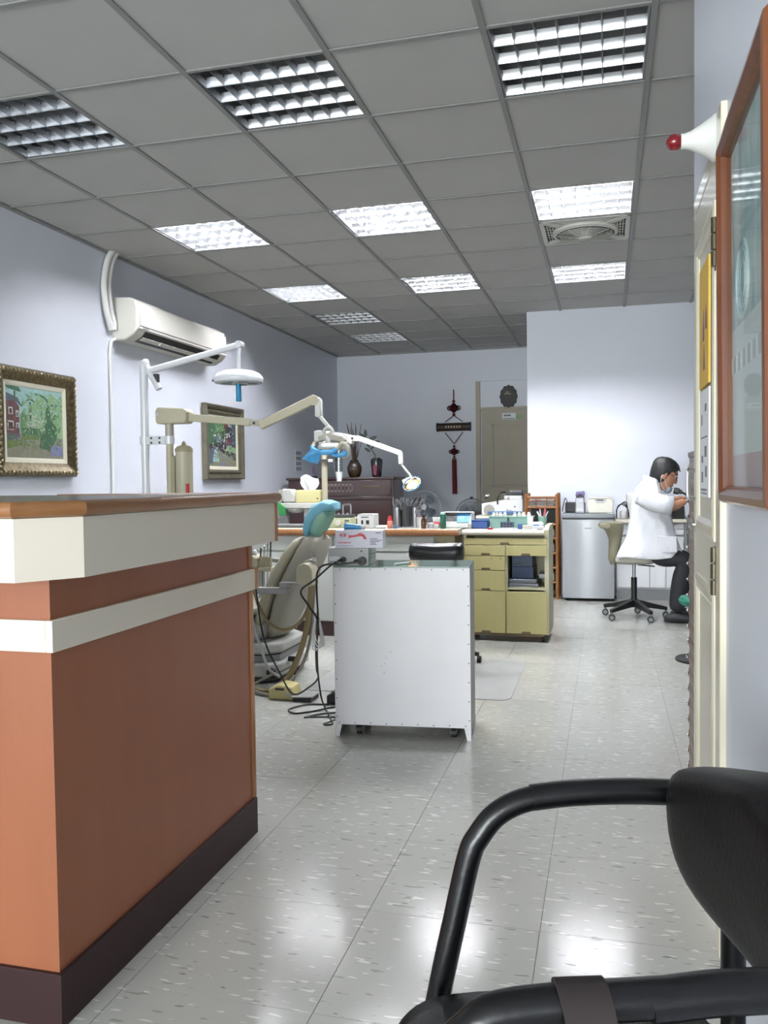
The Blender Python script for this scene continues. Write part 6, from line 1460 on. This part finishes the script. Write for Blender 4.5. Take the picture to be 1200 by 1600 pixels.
# mask pulled down below the mouth with ear loops
hm(MB().loft([[(.062 + d_*math.cos(a)*1.0, d2_*math.sin(a), z) for a in [-1.5 + 3.0*k/12 for k in range(13)]] + [(.05 + d_*.9*math.cos(a), d2_*.9*math.sin(a), z) for a in [1.5 - 3.0*k/12 for k in range(13)]] for z, d_, d2_ in ((-.135, .02, .035), (-.12, .035, .05), (-.10, .04, .058), (-.082, .036, .06))]), 'face_mask', 'mask', ang=80)
for sy in (-1, 1):
    hm(MB().tube(smooth_path([(.05, sy*.06, -.088), (.02, sy*.074, -.05), (-.008, sy*.08, -.0), (-.02, sy*.078, -.03), (.0, sy*.07, -.08), (.045, sy*.056, -.12)], 5), .0022, 5), 'mask_loop', 'white_plastic')
    hm(MB().tube(smooth_path([(-.01, sy*.08, .012), (.05, sy*.075, .012), (.098, sy*.055, .008)], 4), .002, 5), 'glasses_temple', 'dark_grey')
    hm(MB().tube([(.103 - .01*abs(math.cos(2*PI*k/14)), sy*.032 + .023*math.cos(2*PI*k/14), .002 + .016*math.sin(2*PI*k/14)) for k in range(14)], .002, 5, closed=True), 'glasses_rim', 'dark_grey')
hm(MB().tube([(.104, -.01, .006), (.106, .01, .006)], .002, 5), 'glasses_bridge', 'dark_grey')
# hands: palm and five separate fingers closing on the dental piece
def hand(w, d, side, name):
    w = Vector(w); d = Vector(d).normalized(); s_ = Vector((0, side, 0)); s_ = (s_ - d*s_.dot(d)).normalized(); n_ = d.cross(s_).normalized()*side
    verts = [w, w + d*.045, w + d*.085]; edges = [(0, 1), (1, 2)]; rad = [(.022, .016), (.034, .015), (.036, .013)]
    for k, (off, l) in enumerate(((-.027, .068), (-.009, .078), (.009, .072), (.026, .058))):
        b0 = len(verts); base = w + d*.085 + s_*off
        verts += [base + d*.004, base + d*l*.45 - n_*.012, base + d*l*.68 - n_*.034, base + d*l*.6 - n_*.052]
        edges += [(2, b0), (b0, b0+1), (b0+1, b0+2), (b0+2, b0+3)]; rad += [.009, .0088, .008, .007]
    b0 = len(verts)
    verts += [w + d*.03 - s_*.03 - n_*.008, w + d*.06 - s_*.046 - n_*.026, w + d*.088 - s_*.036 - n_*.04]; edges += [(1, b0), (b0, b0+1), (b0+1, b0+2)]; rad += [.012, .010, .0085]
    return skin_mesh(name, verts, edges, rad, 'skin', dn, 0, 2)
hand((.595, N_ + .06, .963), (.85, .28, .12), 1, 'hand'); hand((.595, F_ - .07, .983), (.85, -.28, .10), -1, 'hand')
dp = thing('dental_handpiece', 'dark grey lens piece held up to the dentist face', 'tool', (.545, PYc - .02, 1.04))
MB().lathe([(.022, -.03), (.026, -.02), (.026, .01), (.018, .014), (.018, .032)], n=18, axis='X').build('lens_barrel', 'dark_grey', dp); MB().tube(smooth_path([(.03, 0, 0), (.07, 0, -.015), (.11, .0, -.045)], 4), .009, 8).build('handle', 'dark_grey', dp)
dp.rotation_euler = (0, .2, 0)
# workbench the dentist leans on (hidden by the drawer cabinet)
wbk = thing('dentist_desk', 'plain white desk in front of the dentist, mostly behind the drawer cabinet', 'desk', (1.15, 7.1, 0))
b2(-.33, .45, -.4, .4, .70, .735).build('desk_top', 'laminate_white', wbk, bevel=.004)
for sx in (-.28, .4):
    for sy in (-.35, .35): b2(sx - .02, sx + .02, sy - .02, sy + .02, 0, .699).build('leg', 'steel', wbk)
# green padded stool seat poking out past the drawer cabinet
mat('teal', (22, 112, 92), 0.45)
gs = thing('green_stool', 'low stool with green padded seat peeking past the drawer cabinet', 'stool', (.585, 5.6, 0))
MB().lathe([(.001, .345), (.12, .345), (.145, .36), (.15, .38), (.14, .40), (.10, .41), (.001, .412)], n=28).build('seat', 'teal', gs)
MB().cyl((0, 0, .05), (0, 0, .345), .022, n=12).build('column', 'chrome', gs)
MB().lathe([(.17, 0), (.17, .012), (.04, .03), (.025, .05)], n=24).build('base', 'black', gs)
# black operator stool behind the steel cabinet
mat('black_leather', (20, 20, 22), 0.3, bump=.35, bscale=70, coat=.15)
os_ = thing('operator_stool', 'stool with black rolled leather backrest showing over the steel cabinet', 'stool', (-1.0, 5.02, 0))
rg = []
for (x, s_) in ((-.165, .6), (-.155, .9), (-.1, 1.0), (0, 1.03), (.1, 1.0), (.155, .95), (.168, .65)):
    rg.append([(x, .055*s_*math.cos(2*PI*k/20), .705 + .062*s_*math.sin(2*PI*k/20) + .012*abs(x)/.165) for k in range(20)])
MB().loft(rg).build('back_roll', 'black_leather', os_, ang=60)
MB().tube([(0, .08, .42), (0, .10, .60), (0, .05, .68)], .016, 8).build('back_bracket', 'chrome', os_)
MB().lathe([(.001, .40), (.16, .40), (.185, .42), (.185, .45), (.16, .47), (.001, .475)], (0, .24, 0), n=28).build('seat', 'black_leather', os_)
MB().cyl((0, .24, .06), (0, .24, .40), .024, n=12).build('column', 'chrome', os_); MB().tube([(0, .24, .41), (0, .08, .42)], .014, 8).build('seat_arm', 'chrome', os_)
for k in range(5):
    a = k*2*PI/5; lg_ = MB().tube([(0, .24, .075), (.22*math.cos(a), .24 + .22*math.sin(a), .055)], [.022, .014], 8).build('star_leg', 'black', os_)
    MB().cyl((.22*math.cos(a) - .012, .24 + .22*math.sin(a), .022), (.22*math.cos(a) + .012, .24 + .22*math.sin(a), .022), .022, n=12).build('caster', 'rubber', lg_)

# ================================================================== black waiting-room chair in the foreground
mat('chair_tube', (9, 9, 11), 0.3, col2=(13, 13, 15), scale=12, bump=.25, bscale=120, spec=.4); mat('vinyl_black', (11, 11, 12), 0.42, bump=.3, bscale=160, spec=.25); mat('strap', (40, 32, 32), 0.85)
RZ = math.radians(17)
wch = thing('waiting_chair', 'black tube armchair with padded backrest in the foreground', 'chair', (0, 0, 0))
# chair frame of reference: fa = towards the seat front, ba = across towards the camera; back centre at C0
fa = Vector((-math.cos(RZ), -math.sin(RZ), 0)); ba = Vector((math.sin(RZ), -math.cos(RZ), 0))
C0 = Vector((.16, 1.05, 0)); wch.location = C0
def cp(f_, s_, z): v = C0 + fa*f_ + ba*s_; return Vector((v.x, v.y, z))
AS = .24
def arm(s_, name, e=0.0):
    pts = [cp(-.05, s_, .684), cp(-.024, s_, .689), cp(.06, s_, .694), cp(.14, s_, .694), cp(.21 + e, s_, .688), cp(.255 + e, s_, .668), cp(.283 + e, s_, .635), cp(.297 + e, s_, .605), cp(.319 + e, s_, .511), cp(.343 + e*.9, s_, .403), cp(.385 + e*.6, s_, .2), cp(.43 + e*.3, s_, .0)]
    return MB().tube(smooth_path(pts, 6), .0175, 14).wbuild(name, 'chair_tube', wch, ang=80)
arm(-AS, 'arm_tube'); arm(AS, 'arm_tube', .11)
# arm pads: flattened sleeve on the flat run of each arm
for s_ in (-AS, AS):
    MB().tube(smooth_path([cp(-.02, s_, .691), cp(.06, s_, .6955), cp(.14, s_, .6955), cp(.205, s_, .690)], 5), .0188, 14).wbuild('arm_sleeve', 'chair_tube', wch, ang=80)
# padded oval backrest, gently arched along the top
half = [(0, .80), (.06, .784), (.133, .764), (.195, .746), (.215, .735), (.228, .712), (.229, .685), (.224, .645), (.205, .612), (.17, .588), (.113, .577), (.05, .575), (0, .575)]
outl = [(-a, b_) for a, b_ in half] + [(a, b_) for a, b_ in half[::-1]][1:-1]
zc0 = .685; rg = []
for (f_, sc2) in ((.034, .55), (.033, .8), (.026, .92), (.012, .985), (-.006, 1.0), (-.03, 1.0), (-.046, .97), (-.052, .9)):
    rg.append([cp(f_ - .02 + .35*(s_*sc2)**2, s_*sc2, zc0 + (z_ - zc0)*sc2) for s_, z_ in outl])
bk = MB().loft(rg).wbuild('backrest', 'vinyl_black', wch, ang=80)
q = bk.modifiers.new('sub', 'SUBSURF'); q.levels = 1; q.render_levels = 1
rg = []
for (z, s_) in ((.385, .9), (.388, .96), (.40, 1.0), (.425, 1.0), (.437, .96), (.440, .85)):
    ring = []
    for k in range(40):
        a = 2*PI*k/40; c_, q = math.cos(a), math.sin(a)
        ring.append(cp(.205 + .215*s_*math.copysign(abs(c_)**.45, c_), .20*s_*math.copysign(abs(q)**.45, q), z))
    rg.append(ring)
MB().loft(rg).wbuild('seat', 'vinyl_black', wch, ang=80)
for s_ in (-AS, AS):
    MB().tube([cp(-.05, s_*.62, .67), cp(-.05, s_*.62, .40), cp(-.05, s_*.62, .0)], .0165, 12).wbuild('rear_leg', 'chair_tube', wch)
    MB().tube([cp(.345, s_, .375), cp(.0, s_*.8, .375), cp(-.05, s_*.62, .375)], .0165, 12).wbuild('side_rail', 'chair_tube', wch)
MB().tube([cp(.35, -AS, .375), cp(.35, AS, .375)], .0165, 12).wbuild('front_rail', 'chair_tube', wch)
MB().tube([cp(-.05, -AS, .684), cp(-.06, -AS*.6, .672), cp(-.065, 0, .67), cp(-.06, AS*.6, .672), cp(-.05, AS, .684)], .014, 10).wbuild('back_rail', 'chair_tube', wch)
# dark strap looped over the near arm
st_ = thing('strap_loop', 'dark brown strap looped over the near chair arm', 'strap', tuple(cp(.262, AS, .62)))
rg = []
for k in range(14):
    a = -.7 + (PI + 1.4)*k/13 ; r_ = .0215
    rg.append((r_*math.cos(a), r_*math.sin(a)))
path = [(-.0215 - .001, -.13)] + [(-c_, q) for c_, q in rg] + [(.0225, -.13)]
pv = []
for sgn in (-1, 1):
    ring = []
    for (u, w) in path: ring.append(cp(.262 + .022*sgn + .02*(w/.13), AS + u, .684 + w))
    ring2 = []
    for (u, w) in reversed(path):
        k2 = 1.24 if w > -.05 else 1.0; ring2.append(cp(.262 + .022*sgn + .02*(w/.13), AS + u*1.25, .684 + w*k2))
    pv.append(ring + ring2)
MB().loft(pv).wbuild('webbing', 'strap', st_, ang=60)
